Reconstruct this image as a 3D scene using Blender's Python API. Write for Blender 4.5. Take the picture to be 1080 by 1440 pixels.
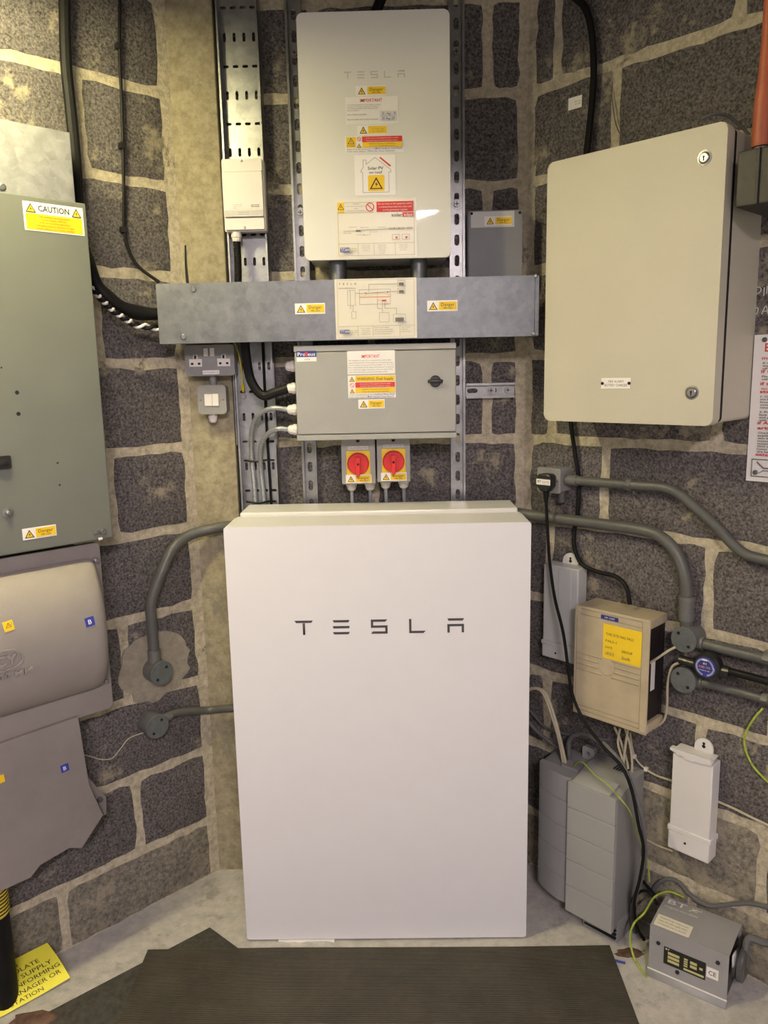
import bpy, bmesh, math, random
from mathutils import Vector, Matrix, noise
R = math.radians
scn = bpy.context.scene
for o in list(bpy.data.objects): bpy.data.objects.remove(o)
col = scn.collection

# ------------------------------------------------------------------ camera
CAM_H, FPX = 1.49, 1100.0
PITCH, ROLL, YAW = R(10.14), R(1.2), R(-0.9)
fw = Vector((math.sin(YAW)*math.cos(PITCH), math.cos(YAW)*math.cos(PITCH), -math.sin(PITCH)))
_r0 = Vector((math.cos(YAW), -math.sin(YAW), 0)); _u0 = _r0.cross(fw)
cr = _r0*math.cos(ROLL) - _u0*math.sin(ROLL); cu = cr.cross(fw)
CPOS = Vector((0, 0, CAM_H))
cd = bpy.data.cameras.new('camera'); cam = bpy.data.objects.new('camera', cd); col.objects.link(cam)
cam.matrix_world = Matrix(((cr.x, cu.x, -fw.x, 0), (cr.y, cu.y, -fw.y, 0), (cr.z, cu.z, -fw.z, CAM_H), (0, 0, 0, 1)))
cd.sensor_fit = 'VERTICAL'; cd.sensor_height = 36; cd.lens = FPX/1440*36; cd.clip_start = .02
scn.camera = cam
# ------------------------------------------------------------------ world, exposure
w = bpy.data.worlds.new('world'); scn.world = w; w.use_nodes = True
w.node_tree.nodes['Background'].inputs[0].default_value = (1.0, .90, .87, 1)
w.node_tree.nodes['Background'].inputs[1].default_value = .37
scn.view_settings.view_transform = 'Standard'; scn.view_settings.look = 'None'
scn.view_settings.exposure = 0.55; scn.view_settings.gamma = 1.0; scn.view_settings.use_curve_mapping = False
LAMP_YELLOW, LAMP_PINK = 205.0, 425.0        # strengths of the two lamp tubes

# ------------------------------------------------------------------ frames: x right along a wall, d out of it, z up
class Frame:
    def __init__(s, ox, oy, deg):
        s.o = Vector((ox, oy, 0)); s.a = R(deg)
        s.x = Vector((math.cos(s.a), math.sin(s.a), 0)); s.y = Vector((-math.sin(s.a), math.cos(s.a), 0))
    def px(s, u, v, d=0.0):           # where the sight line through a photo pixel meets the plane d in front of this wall
        q = fw + cr*((u-540)/FPX) + cu*((720-v)/FPX)
        t = (s.o - s.y*d - CPOS).dot(s.y)/q.dot(s.y); p = CPOS + q*t
        return (p-s.o).dot(s.x), p.z
    def p3(s, u, v, d=0.0):
        x, z = s.px(u, v, d); return (x, d, z)
    def world(s, x, d, z): return s.o + s.x*x - s.y*d + Vector((0, 0, z))
    def rect(s, d, *q):               # four corners tl tr br bl -> x0 x1 z0 z1
        a = [s.px(u, v, d) for u, v in q]
        return (a[0][0]+a[3][0])/2, (a[1][0]+a[2][0])/2, (a[2][1]+a[3][1])/2, (a[0][1]+a[1][1])/2
BW = Frame(0, 2.20, 0); CW = Frame(0, 2.16, 0); LW = Frame(-.56, 2.16, 45); RW = Frame(.363, 2.20, -45); FL = Frame(0, 0, 0)

# ------------------------------------------------------------------ materials
MT = {}
def mat(name, c, rough=.5, metal=0, var=.12, scale=18, bump=0, bscale=150, c2=None, coat=0, spec=.5, trans=0, emit=0, ior=1.45, detail=6):
    m = bpy.data.materials.new(name); m.use_nodes = True; nt = m.node_tree; b = nt.nodes['Principled BSDF']
    tc = nt.nodes.new('ShaderNodeTexCoord')
    n = nt.nodes.new('ShaderNodeTexNoise'); n.inputs['Scale'].default_value = scale; n.inputs['Detail'].default_value = detail; n.inputs['Roughness'].default_value = .6
    nt.links.new(tc.outputs['Object'], n.inputs['Vector'])
    rp = nt.nodes.new('ShaderNodeValToRGB'); e = rp.color_ramp.elements
    e[0].position = .3; e[1].position = .7
    lo = c2 if c2 else tuple(max(0, k*(1-var)) for k in c); hi = c if c2 else tuple(min(1, k*(1+var)) for k in c)
    e[0].color = (*lo, 1); e[1].color = (*hi, 1)
    nt.links.new(n.outputs['Fac'], rp.inputs['Fac']); nt.links.new(rp.outputs['Color'], b.inputs['Base Color'])
    b.inputs['Roughness'].default_value = rough; b.inputs['Metallic'].default_value = metal
    b.inputs['Coat Weight'].default_value = coat; b.inputs['Coat Roughness'].default_value = .02
    b.inputs['Specular IOR Level'].default_value = spec; b.inputs['Transmission Weight'].default_value = trans; b.inputs['IOR'].default_value = ior
    if emit:
        b.inputs['Emission Color'].default_value = (*c, 1); b.inputs['Emission Strength'].default_value = emit
    if bump:
        n2 = nt.nodes.new('ShaderNodeTexNoise'); n2.inputs['Scale'].default_value = bscale; n2.inputs['Detail'].default_value = 5
        nt.links.new(tc.outputs['Object'], n2.inputs['Vector'])
        bp = nt.nodes.new('ShaderNodeBump'); bp.inputs['Strength'].default_value = bump; bp.inputs['Distance'].default_value = .002
        nt.links.new(n2.outputs['Fac'], bp.inputs['Height']); nt.links.new(bp.outputs['Normal'], b.inputs['Normal'])
    MT[name] = m; return m
def N(nt, t, **k):
    n = nt.nodes.new(t)
    for a, v in k.items():
        if a in n.inputs: n.inputs[a].default_value = v
        else: setattr(n, a, v)
    return n
def ramp(nt, src, stops):
    rp = nt.nodes.new('ShaderNodeValToRGB'); cr_ = rp.color_ramp
    while len(cr_.elements) < len(stops): cr_.elements.new(.5)
    for e, (p, c) in zip(cr_.elements, stops): e.position = p; e.color = (*c, 1) if len(c) == 3 else c
    nt.links.new(src, rp.inputs['Fac']); return rp.outputs['Color']
def mixc(nt, f, a, b):
    m = nt.nodes.new('ShaderNodeMix'); m.data_type = 'RGBA'
    for s, i in ((f, 0), (a, 6), (b, 7)):
        if isinstance(s, (int, float)): m.inputs[i].default_value = s
        elif isinstance(s, tuple): m.inputs[i].default_value = (*s, 1)
        else: nt.links.new(s, m.inputs[i])
    return m.outputs[2]
def rough_mat(name, base, hi, stain, stain_lo, stain_hi, bump=1.0, dist=.0035, fine=90, world=True, speck=.0, rough=.92):
    m = bpy.data.materials.new(name); m.use_nodes = True; nt = m.node_tree; b = nt.nodes['Principled BSDF']; L = nt.links
    geo = nt.nodes.new('ShaderNodeNewGeometry'); P = geo.outputs['Position']
    n1 = N(nt, 'ShaderNodeTexNoise', Scale=fine, Detail=8.0, Roughness=.7); L.new(P, n1.inputs['Vector'])
    n2 = N(nt, 'ShaderNodeTexNoise', Scale=6.5, Detail=8.0, Roughness=.68); L.new(P, n2.inputs['Vector'])
    n3 = N(nt, 'ShaderNodeTexVoronoi', Scale=170.0); L.new(P, n3.inputs['Vector'])
    n4 = N(nt, 'ShaderNodeTexNoise', Scale=24.0, Detail=6.0, Roughness=.75); L.new(P, n4.inputs['Vector'])
    c = ramp(nt, n1.outputs['Fac'], [(.37, base), (.67, hi)])
    sp = ramp(nt, n3.outputs['Distance'], [(.05, (1, 1, 1)), (.16, (0, 0, 0))])
    mm = N(nt, 'ShaderNodeMath', operation='MULTIPLY'); L.new(sp, mm.inputs[0]); mm.inputs[1].default_value = speck
    c = mixc(nt, mm.outputs[0], c, stain)
    ad = N(nt, 'ShaderNodeMath', operation='ADD'); L.new(n2.outputs['Fac'], ad.inputs[0])
    mu = N(nt, 'ShaderNodeMath', operation='MULTIPLY'); L.new(n4.outputs['Fac'], mu.inputs[0]); mu.inputs[1].default_value = .6; L.new(mu.outputs[0], ad.inputs[1])
    f = ramp(nt, ad.outputs[0], [(stain_lo, (0, 0, 0)), (stain_hi, (1, 1, 1))])
    c = mixc(nt, f, c, stain)
    L.new(c, b.inputs['Base Color']); b.inputs['Roughness'].default_value = rough; b.inputs['Specular IOR Level'].default_value = .25
    hs = N(nt, 'ShaderNodeMath', operation='ADD'); L.new(n1.outputs['Fac'], hs.inputs[0]); L.new(n4.outputs['Fac'], hs.inputs[1])
    bp = nt.nodes.new('ShaderNodeBump'); bp.inputs['Strength'].default_value = bump; bp.inputs['Distance'].default_value = dist
    L.new(hs.outputs[0], bp.inputs['Height']); L.new(bp.outputs['Normal'], b.inputs['Normal'])
    MT[name] = m; return m
rough_mat('block', (.038, .035, .034), (.225, .203, .195), (.34, .30, .22), .89, 1.06, speck=.4, bump=.9, fine=165)
rough_mat('block_smeared', (.10, .092, .078), (.30, .27, .21), (.36, .315, .225), .78, 1.0, speck=.2, bump=.9)
rough_mat('mortar', (.37, .325, .235), (.64, .575, .43), (.20, .175, .13), .93, 1.05, bump=.8, dist=.008, fine=60)
rough_mat('concrete', (.22, .19, .125), (.37, .325, .22), (.20, .185, .14), .90, 1.02, bump=.5, dist=.003, fine=40)
rough_mat('plaster_patch', (.24, .215, .165), (.34, .305, .24), (.15, .13, .10), .92, 1.04, bump=.4, dist=.003, fine=40)
rough_mat('floor_paint', (.38, .365, .33), (.52, .50, .455), (.29, .275, .245), .88, 1.0, bump=.25, dist=.002, fine=30, rough=.62)
rough_mat('ceiling', (.22, .21, .19), (.27, .26, .24), (.2, .19, .17), .9, 1.0, bump=.2, dist=.002, fine=30)
def galv(name, c, rough):
    m = bpy.data.materials.new(name); m.use_nodes = True; nt = m.node_tree; b = nt.nodes['Principled BSDF']; L = nt.links
    tc = nt.nodes.new('ShaderNodeTexCoord'); P = tc.outputs['Object']
    v = N(nt, 'ShaderNodeTexVoronoi', Scale=55.0); L.new(P, v.inputs['Vector'])
    n = N(nt, 'ShaderNodeTexNoise', Scale=26.0, Detail=8.0, Roughness=.72); L.new(P, n.inputs['Vector'])
    a = ramp(nt, v.outputs['Color'], [(0, tuple(k*.7 for k in c)), (1, tuple(min(1, k*1.25) for k in c))])
    bl = ramp(nt, n.outputs['Fac'], [(.36, tuple(k*.78 for k in c)), (.66, tuple(min(1, k*1.28) for k in c))])
    L.new(mixc(nt, .55, a, bl), b.inputs['Base Color'])
    b.inputs['Metallic'].default_value = .85; b.inputs['Roughness'].default_value = rough
    r_ = nt.nodes.new('ShaderNodeMapRange'); r_.inputs[3].default_value = rough-.08; r_.inputs[4].default_value = rough+.12
    L.new(n.outputs['Fac'], r_.inputs[0]); L.new(r_.outputs[0], b.inputs['Roughness'])
    MT[name] = m
galv('galvanised', (.17, .178, .182), .42); galv('tray_steel', (.33, .335, .33), .36); galv('galvanised_dark', (.17, .17, .17), .5); galv('box_steel', (.05, .048, .046), .55); galv('steel', (.30, .30, .29), .32); galv('duct_steel', (.50, .51, .51), .5)
def ribbed():
    m = bpy.data.materials.new('rubber_mat'); m.use_nodes = True; nt = m.node_tree; b = nt.nodes['Principled BSDF']; L = nt.links
    tc = nt.nodes.new('ShaderNodeTexCoord'); P = tc.outputs['Object']
    n = N(nt, 'ShaderNodeTexNoise', Scale=7.0, Detail=9.0, Roughness=.75); L.new(P, n.inputs['Vector'])
    n2 = N(nt, 'ShaderNodeTexNoise', Scale=160.0, Detail=3.0); L.new(P, n2.inputs['Vector'])
    c = ramp(nt, n.outputs['Fac'], [(.35, (.047, .040, .030)), (.72, (.085, .073, .054))])
    f = ramp(nt, n2.outputs['Fac'], [(.68, (0, 0, 0)), (.76, (1, 1, 1))])
    mm = N(nt, 'ShaderNodeMath', operation='MULTIPLY'); L.new(f, mm.inputs[0]); g = ramp(nt, n.outputs['Fac'], [(.5, (0, 0, 0)), (.7, (.6, .6, .6))]); L.new(g, mm.inputs[1])
    L.new(mixc(nt, mm.outputs[0], c, (.3, .27, .2)), b.inputs['Base Color']); b.inputs['Roughness'].default_value = .55
    MT['rubber_mat'] = m
ribbed()
rough_mat('rubber_old', (.035, .034, .029), (.07, .066, .055), (.2, .19, .16), .98, 1.14, bump=.4, dist=.002, fine=50, rough=.7)
mat('white_gloss', (.71, .70, .71), .42, var=.01)
mat('white_side', (.74, .73, .70), .3, var=.01)
mat('gateway_glass', (.72, .71, .655), .55, var=.01, coat=1.0)
mat('gateway_body', (.60, .58, .53), .4, var=.02)
mat('logo_dark', (.055, .05, .05), .35, var=.02)
mat('logo_pale', (.48, .47, .43), .3, var=.02)
mat('enclosure_grey', (.32, .32, .295), .42, var=.03, bump=.15, bscale=600)
mat('enclosure_flange', (.34, .33, .31), .45, var=.03)
mat('box_grey', (.20, .205, .21), .45, var=.06, bump=.1, bscale=500)
mat('sage', (.145, .155, .132), .42, var=.05, scale=8, bump=.12, bscale=500)
mat('cast_grey', (.225, .20, .185), .5, var=.1, scale=7, bump=.25, bscale=420)
mat('cast_cover', (.27, .245, .225), .42, var=.08, scale=6, bump=.2, bscale=420)
mat('cabinet_beige', (.50, .475, .375), .46, var=.03, scale=5, bump=.45, bscale=420)
mat('beige_plastic', (.44, .37, .25), .5, var=.13, scale=14, bump=.15, bscale=400)
mat('beige_dark', (.17, .14, .09), .6, var=.2, scale=20)
mat('conduit_grey', (.088, .088, .083), .42, var=.1, scale=30)
mat('conduit_light', (.12, .12, .114), .4, var=.1, scale=30)
mat('lid_grey', (.10, .11, .11), .5, var=.2, scale=60)
mat('metalclad', (.24, .235, .225), .42, var=.07, scale=40, bump=.1, bscale=700)
mat('white_plastic', (.72, .68, .64), .38, var=.02)
mat('cover_white', (.68, .66, .64), .42, var=.04, scale=9)
mat('cover_grey', (.50, .51, .49), .42, var=.04, scale=9)
mat('black_rubber', (.009, .009, .009), .5, var=.2, spec=.15)
mat('black_plastic', (.015, .014, .014), .35, var=.1)
mat('dark_inside', (.014, .010, .010), .6, var=.2)
mat('black_matte', (.008, .008, .008), .8, var=.1)
mat('ups_grey', (.33, .33, .32), .48, var=.03, scale=6)
mat('ups_grey_dark', (.25, .25, .245), .5, var=.03, scale=6)
mat('bt_grey', (.29, .285, .285), .45, var=.04, scale=10)
mat('red_plastic', (.62, .03, .028), .32, var=.05)
mat('yellow_plate', (.80, .56, .02), .4, var=.03)
mat('yellow_sticker', (.80, .53, .015), .5, var=.03)
mat('yellow_paper', (.80, .74, .06), .6, var=.06, scale=9)
mat('yellow_note', (.83, .58, .02), .6, var=.04, scale=20)
mat('sticker_white', (.80, .775, .73), .35, var=.02)
mat('sticker_cream', (.70, .66, .53), .3, var=.02)
mat('sticker_gloss', (.72, .69, .62), .15, var=.02)
mat('plate_grey', (.52, .51, .48), .4, var=.02)
mat('ink', (.018, .017, .016), .6, var=.05)
mat('ink_soft', (.16, .15, .13), .6, var=.05)
mat('ink_red', (.62, .035, .03), .5, var=.04)
mat('ink_blue', (.03, .045, .33), .5, var=.06)
mat('ink_navy', (.02, .035, .22), .5, var=.06)
mat('ink_green', (.33, .36, .10), .5, var=.05)
mat('ink_orange', (.72, .30, .10), .5, var=.05)
mat('ink_white', (.78, .76, .72), .5, var=.02)
mat('chalk', (.62, .62, .60), .9, var=.1)
mat('orange_sheath', (.34, .085, .04), .5, var=.14, scale=16)
mat('orange_heavy', (.27, .06, .035), .5, var=.2, scale=12)
mat('green_wire', (.33, .42, .05), .45, var=.3, scale=60)
mat('earth_yellow', (.55, .5, .04), .45, var=.2, scale=60)
mat('cream_wire', (.47, .42, .30), .5, var=.1)
mat('grey_cable', (.11, .11, .11), .5, var=.1)
mat('braid', (.36, .38, .40), .35, metal=.5, var=.45, scale=380, bump=.4, bscale=500)
mat('light_cable', (.22, .23, .24), .45, var=.05)
mat('copper', (.45, .2, .1), .4, metal=.7)
mat('brick_red', (.105, .062, .046), .95, var=.5, scale=40, bump=.8, spec=.2)
mat('heat_yellow', (.52, .40, .04), .5, var=.15)
mat('window_label', (.50, .47, .20), .4, var=.05)
mat('lamp_yellow', (1.0, .88, .48), .5, emit=LAMP_YELLOW)
mat('lamp_pink', (1.0, .86, .90), .5, emit=LAMP_PINK)
mat('lamp_body', (.7, .7, .7), .5)
MT['lamp_yellow'].node_tree.nodes['Principled BSDF'].inputs['Base Color'].default_value = (.8, .8, .8, 1)

# ------------------------------------------------------------------ mesh collecting
rng = random.Random(7)
class MB:
    """verts are (x, d, z): x along the wall, d out of it, z up"""
    def __init__(s): s.v = []; s.f = []; s.m = []; s.cur = 0; s.flat = []
    def add(s, vs, fs, mi=None):
        b = len(s.v); s.v += [tuple(p) for p in vs]; s.f += [tuple(i+b for i in f) for f in fs]; s.m += [s.cur if mi is None else mi]*len(fs); return s
    def _bm(s, bm):
        bm.verts.ensure_lookup_table(); bm.verts.index_update()
        s.add([v.co[:] for v in bm.verts], [[v.index for v in f.verts] for f in bm.faces]); bm.free(); return s
    def box(s, x0, x1, d0, d1, z0, z1, bev=0, seg=2):
        vs = [(x, d, z) for x in (x0, x1) for d in (d0, d1) for z in (z0, z1)]
        fs = [(0, 1, 3, 2), (4, 6, 7, 5), (0, 4, 5, 1), (2, 3, 7, 6), (0, 2, 6, 4), (1, 5, 7, 3)]
        if not bev: return s.add(vs, fs)
        bm = bmesh.new(); bv = [bm.verts.new(v) for v in vs]
        for f in fs: bm.faces.new([bv[i] for i in f])
        bmesh.ops.bevel(bm, geom=bm.edges[:], offset=bev, segments=seg, profile=.5, affect='EDGES', clamp_overlap=True)
        return s._bm(bm)
    def prism(s, poly, a0, a1, axis='d', bev=0, seg=2):
        """poly in the plane across axis: d -> (x,z), x -> (d,z), z -> (x,d)"""
        def P(p, a): return (p[0], a, p[1]) if axis == 'd' else (a, p[0], p[1]) if axis == 'x' else (p[0], p[1], a)
        n = len(poly); vs = [P(p, a0) for p in poly]+[P(p, a1) for p in poly]
        fs = [tuple(range(n)), tuple(range(2*n-1, n-1, -1))]+[(i, (i+1) % n, (i+1) % n+n, i+n) for i in range(n)]
        if not bev: return s.add(vs, fs)
        bm = bmesh.new(); bv = [bm.verts.new(v) for v in vs]
        for f in fs: bm.faces.new([bv[i] for i in f])
        bm.edges.ensure_lookup_table()
        e = [e for e in bm.edges if (e.verts[0].index < n) == (e.verts[1].index < n)] if False else bm.edges[:]
        bmesh.ops.bevel(bm, geom=e, offset=bev, segments=seg, profile=.5, affect='EDGES', clamp_overlap=True)
        return s._bm(bm)
    def rbox(s, x0, x1, d0, d1, z0, z1, rad, bev=0, n=5):
        return s.prism(rrect(x0, x1, z0, z1, rad, n), d0, d1, 'd', bev)
    def cyl(s, p0, p1, r0, r1=None, seg=16, cap=True):
        r1 = r0 if r1 is None else r1; p0 = Vector(p0); p1 = Vector(p1); a = (p1-p0).normalized()
        t = a.orthogonal().normalized(); b = a.cross(t); vs = []
        for p, r in ((p0, r0), (p1, r1)):
            for i in range(seg): an = 2*math.pi*i/seg; vs.append(p+t*r*math.cos(an)+b*r*math.sin(an))
        fs = [(i, (i+1) % seg, (i+1) % seg+seg, i+seg) for i in range(seg)]
        if cap: fs += [tuple(range(seg-1, -1, -1)), tuple(range(seg, 2*seg))]
        return s.add(vs, fs)
    def lathe(s, p0, axis, prof, seg=20):
        """prof = [(along, radius)...] from p0 along axis"""
        p0 = Vector(p0); a = Vector(axis).normalized(); t = a.orthogonal().normalized(); b = a.cross(t); vs = []; fs = []
        for h, r in prof:
            for i in range(seg): an = 2*math.pi*i/seg; vs.append(p0+a*h+(t*math.cos(an)+b*math.sin(an))*r)
        for k in range(len(prof)-1):
            for i in range(seg): fs.append((k*seg+i, k*seg+(i+1) % seg, (k+1)*seg+(i+1) % seg, (k+1)*seg+i))
        fs += [tuple(range(seg-1, -1, -1)), tuple(range((len(prof)-1)*seg, len(prof)*seg))]
        return s.add(vs, fs)
    def tube(s, pts, r, seg=8, sub=6, smooth=True, rfun=None):
        P = [Vector(p) for p in pts]
        if smooth and len(P) > 2:
            Q = [P[0]*2-P[1]]+P+[P[-1]*2-P[-2]]; out = []
            for i in range(1, len(Q)-2):
                for k in range(sub):
                    t = k/sub; a, b, c, d = Q[i-1:i+3]
                    out.append(.5*((2*b)+(c-a)*t+(2*a-5*b+4*c-d)*t*t+(3*b-a-3*c+d)*t**3))
            P = out+[P[-1]]
        n = len(P); vs = []; fs = []; prev = None
        for i, p in enumerate(P):
            a = (P[min(i+1, n-1)]-P[max(i-1, 0)]); a = a.normalized() if a.length > 1e-9 else Vector((0, 0, 1))
            if prev is None: t = a.orthogonal().normalized()
            else:
                t = prev-a*prev.dot(a); t = t.normalized() if t.length > 1e-6 else a.orthogonal().normalized()
            prev = t; b = a.cross(t); rr = r if rfun is None else r*rfun(i/(n-1))
            for k in range(seg): an = 2*math.pi*k/seg; vs.append(p+(t*math.cos(an)+b*math.sin(an))*rr)
        for i in range(n-1):
            for k in range(seg): fs.append((i*seg+k, i*seg+(k+1) % seg, (i+1)*seg+(k+1) % seg, (i+1)*seg+k))
        fs += [tuple(range(seg-1, -1, -1)), tuple(range((n-1)*seg, n*seg))]
        return s.add(vs, fs)
    def plate(s, outer, holes, d0, d1):
        """flat sheet in the x-z plane with real holes, thickness d0..d1"""
        bm = bmesh.new(); es = []; loops = []
        for lp in [outer]+holes:
            vs = [bm.verts.new((p[0], 0, p[1])) for p in lp]; loops.append(len(lp))
            es += [bm.edges.new((vs[i], vs[(i+1) % len(vs)])) for i in range(len(vs))]
        bm.verts.index_update(); bmesh.ops.triangle_fill(bm, edges=es, use_beauty=True, use_dissolve=False)
        bm.verts.ensure_lookup_table(); bm.verts.index_update(); n = len(bm.verts)
        vs = [(v.co.x, d1, v.co.z) for v in bm.verts]+[(v.co.x, d0, v.co.z) for v in bm.verts]
        fs = [tuple(v.index for v in f.verts) for f in bm.faces]; fs += [tuple(i+n for i in reversed(f)) for f in fs]
        k = 0
        for c in loops:
            fs += [(k+i, k+(i+1) % c, k+(i+1) % c+n, k+i+n) for i in range(c)]; k += c
        bm.free(); return s.add(vs, fs)
    def poly(s, pts, d): return s.add([(x, d, z) for x, z in pts], [tuple(range(len(pts)))])
def rrect(x0, x1, z0, z1, r, n=4):
    o = []
    for cx, cz, a0 in ((x1-r, z1-r, 0), (x0+r, z1-r, 90), (x0+r, z0+r, 180), (x1-r, z0+r, 270)):
        for i in range(n+1): a = R(a0+90*i/n); o.append((cx+r*math.cos(a), cz+r*math.sin(a)))
    return o
def circ(cx, cz, r, n=20, a0=0): return [(cx+r*math.cos(2*math.pi*i/n+a0), cz+r*math.sin(2*math.pi*i/n+a0)) for i in range(n)]

def mesh_of(name, mb, mats, org=(0, 0, 0), angle=32, solid=True):
    me = bpy.data.meshes.new(name)
    me.from_pydata([(x-org[0], -(d-org[1]), z-org[2]) for x, d, z in mb.v], [], mb.f)
    for m in (mats if isinstance(mats, (list, tuple)) else [mats]): me.materials.append(MT[m])
    me.polygons.foreach_set('material_index', mb.m)
    if solid:
        bm = bmesh.new(); bm.from_mesh(me); bmesh.ops.recalc_face_normals(bm, faces=bm.faces[:]); bm.to_mesh(me); bm.free()
    me.set_sharp_from_angle(angle=R(angle)); me.polygons.foreach_set('use_smooth', [angle >= 50 or not (len(p.vertices) > 4 or (p.area > 2e-4 and max(abs(c) for c in p.normal) > .9999)) for p in me.polygons]); me.update()
    return me
LABELS = {}
def props(o, label, cat, group=None):
    o['label'] = label; o['category'] = cat
    if group: o['group'] = group
class Thing:
    def __init__(s, name, label, cat, F, org, group=None):
        s.F = F; s.org = tuple(org); s.root = bpy.data.objects.new(name, None); col.objects.link(s.root)
        s.root.empty_display_size = .03
        s.root.location = F.world(*s.org); s.root.rotation_euler = (0, 0, F.a); props(s.root, label, cat, group)
    def part(s, name, mb, m, parent=None, label=None, angle=32, solid=True):
        o = bpy.data.objects.new(name, mesh_of(name, mb, m, s.org, angle, solid)); col.objects.link(o)
        o.parent = parent or s.root
        if label: o['label'] = label
        return o
def solo(name, label, cat, F, org, mb, m, group=None, angle=32):
    o = bpy.data.objects.new(name, mesh_of(name, mb, m, org, angle)); col.objects.link(o)
    o.location = F.world(*org); o.rotation_euler = (0, 0, F.a); props(o, label, cat, group); return o
def onward(P, run):                    # lets a run carry on level along the wall past the picture edge
    x, d, z = P[-1]; return P+[(x+.05, d, z-.006), (x+.14, d, z-.010), (x+.35, d, z-.012), (run, d, z-.012)]
def cable(name, label, F, pts, r, m, cat='cable', group=None, pix=True, seg=8, run=None):
    P = [F.p3(*p) for p in pts] if pix else list(pts)
    if run: P = onward(P, run)
    lo = min(P, key=lambda p: p[2]); return solo(name, label, cat, F, lo, MB().tube(P, r, seg), m, group)

# ------------------------------------------------------------------ print on stickers
_tc = {}
def text_geo(t, bold=0.0):
    k = (t, bold)
    if k not in _tc:
        c = bpy.data.curves.new('t', 'FONT'); c.body = t; c.resolution_u = 2; c.offset = bold*.5
        o = bpy.data.objects.new('t', c); me = o.to_mesh()
        _tc[k] = ([(v.co.x, v.co.y) for v in me.vertices], [tuple(p.vertices) for p in me.polygons])
        o.to_mesh_clear(); bpy.data.objects.remove(o); bpy.data.curves.remove(c)
    return _tc[k]
class Print:
    """flat print over the rectangle x0..x1, z0..z1; inside, positions run 0..1 from the top left"""
    def __init__(s, x0, x1, z0, z1, d, rot=0, warp=None):
        s.mb = MB(); s.mats = []; s.x0, s.x1, s.z0, s.z1, s.d = x0, x1, z0, z1, d; s.layer = 1; s.rot = R(rot); s.warp = warp
    def P(s, a, b): return (s.x0+(s.x1-s.x0)*a, s.z1-(s.z1-s.z0)*b)
    def use(s, m):
        if m not in s.mats: s.mats.append(m)
        s.mb.cur = s.mats.index(m); s.layer += 1; return s.d+.00012*s.layer
    def poly(s, m, pts): d = s.use(m); s.mb.poly([s.P(*p) for p in pts], d); return s
    def rect(s, m, a0, a1, b0, b1): return s.poly(m, [(a0, b0), (a1, b0), (a1, b1), (a0, b1)])
    def frame(s, m, a0, a1, b0, b1, t=.006):
        k = (s.x1-s.x0)/(s.z1-s.z0); s.rect(m, a0, a1, b0, b0+t*k); s.rect(m, a0, a1, b1-t*k, b1); s.rect(m, a0, a0+t, b0, b1); return s.rect(m, a1-t, a1, b0, b1)
    def line(s, m, pts, t=.006):
        d = s.use(m); W = (s.x1-s.x0)*t/2
        for p, q in zip(pts, pts[1:]):
            a = Vector(s.P(*p)); b = Vector(s.P(*q)); e = (b-a)
            if e.length < 1e-9: continue
            e.normalize(); n = Vector((-e.y, e.x))*W; a -= e*W*.5; b += e*W*.5
            s.mb.poly([tuple(a+n), tuple(b+n), tuple(b-n), tuple(a-n)], d)
        return s
    def text(s, m, t, a0, a1, b, h, align='c', bold=.0, shear=0, fit=True):
        vs, fs = text_geo(t, bold)
        if not vs: return s
        d = s.use(m); xs = [v[0] for v in vs]; mn, mx = min(xs), max(xs)
        sz = h*(s.z1-s.z0)/.7; wmax = (a1-a0)*(s.x1-s.x0); sx = sz
        if fit or (mx-mn)*sx > wmax: sx = wmax/(mx-mn)
        X0, Z0 = s.P(a0, b+h/2)
        if align == 'c': X0 += (wmax-(mx-mn)*sx)/2
        s.mb.add([(X0+(x-mn)*sx+shear*y*sz, d, Z0+y*sz) for x, y in vs], fs); return s
    def lines(s, m, ts, a0, a1, b0, b1, fill=.62, align='l', fit=False):
        n = len(ts); st = (b1-b0)/n
        for i, t in enumerate(ts): s.text(m, t, a0, a1, b0+st*(i+.5), st*fill, align, fit=fit)
        return s
    def tri(s, cx, cy, h, m='yellow_sticker'):
        k = (s.x1-s.x0)/(s.z1-s.z0); hh = h; ww = h/k*.58
        T = lambda q: [(cx-ww*q, cy+hh*.5*q), (cx+ww*q, cy+hh*.5*q), (cx, cy-hh*.5*q)]
        s.poly('ink', T(1)); o = hh*.055
        s.poly(m, [(a, b+o) for a, b in T(.72)])
        q = hh*.26; s.poly('ink', [(cx+ww*.10, cy-q*.65+o), (cx-ww*.22, cy+q*.25+o), (cx+ww*.0, cy+q*.25+o), (cx-ww*.10, cy+q*1.1+o), (cx+ww*.25, cy-q*.0+o), (cx+ww*.03, cy-q*.0+o)]); return s
    def nosign(s, cx, cy, h):
        k = (s.x1-s.x0)/(s.z1-s.z0); n = 20; d = s.use('ink_red'); ro, ri = h/2, h/2*.8
        o = [s.P(cx+ro/k*math.cos(6.2832*i/n), cy+ro*math.sin(6.2832*i/n)) for i in range(n)]
        i_ = [s.P(cx+ri/k*math.cos(6.2832*i/n), cy+ri*math.sin(6.2832*i/n)) for i in range(n)]
        s.mb.add([(x, d, z) for x, z in o+i_], [(i, (i+1) % n, (i+1) % n+n, i+n) for i in range(n)])
        return s.line('ink_red', [(cx-.33*h/k, cy-.33*h), (cx+.33*h/k, cy+.33*h)], .1*h/k)
    def rotate(s):
        cx, cz = (s.x0+s.x1)/2, (s.z0+s.z1)/2; c, n = math.cos(s.rot), math.sin(s.rot)
        s.mb.v = [(cx+(x-cx)*c-(z-cz)*n, d, cz+(x-cx)*n+(z-cz)*c) for x, d, z in s.mb.v]
        if s.warp: s.mb.v = [(x, s.warp(x, z)+d, z) for x, d, z in s.mb.v]
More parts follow.
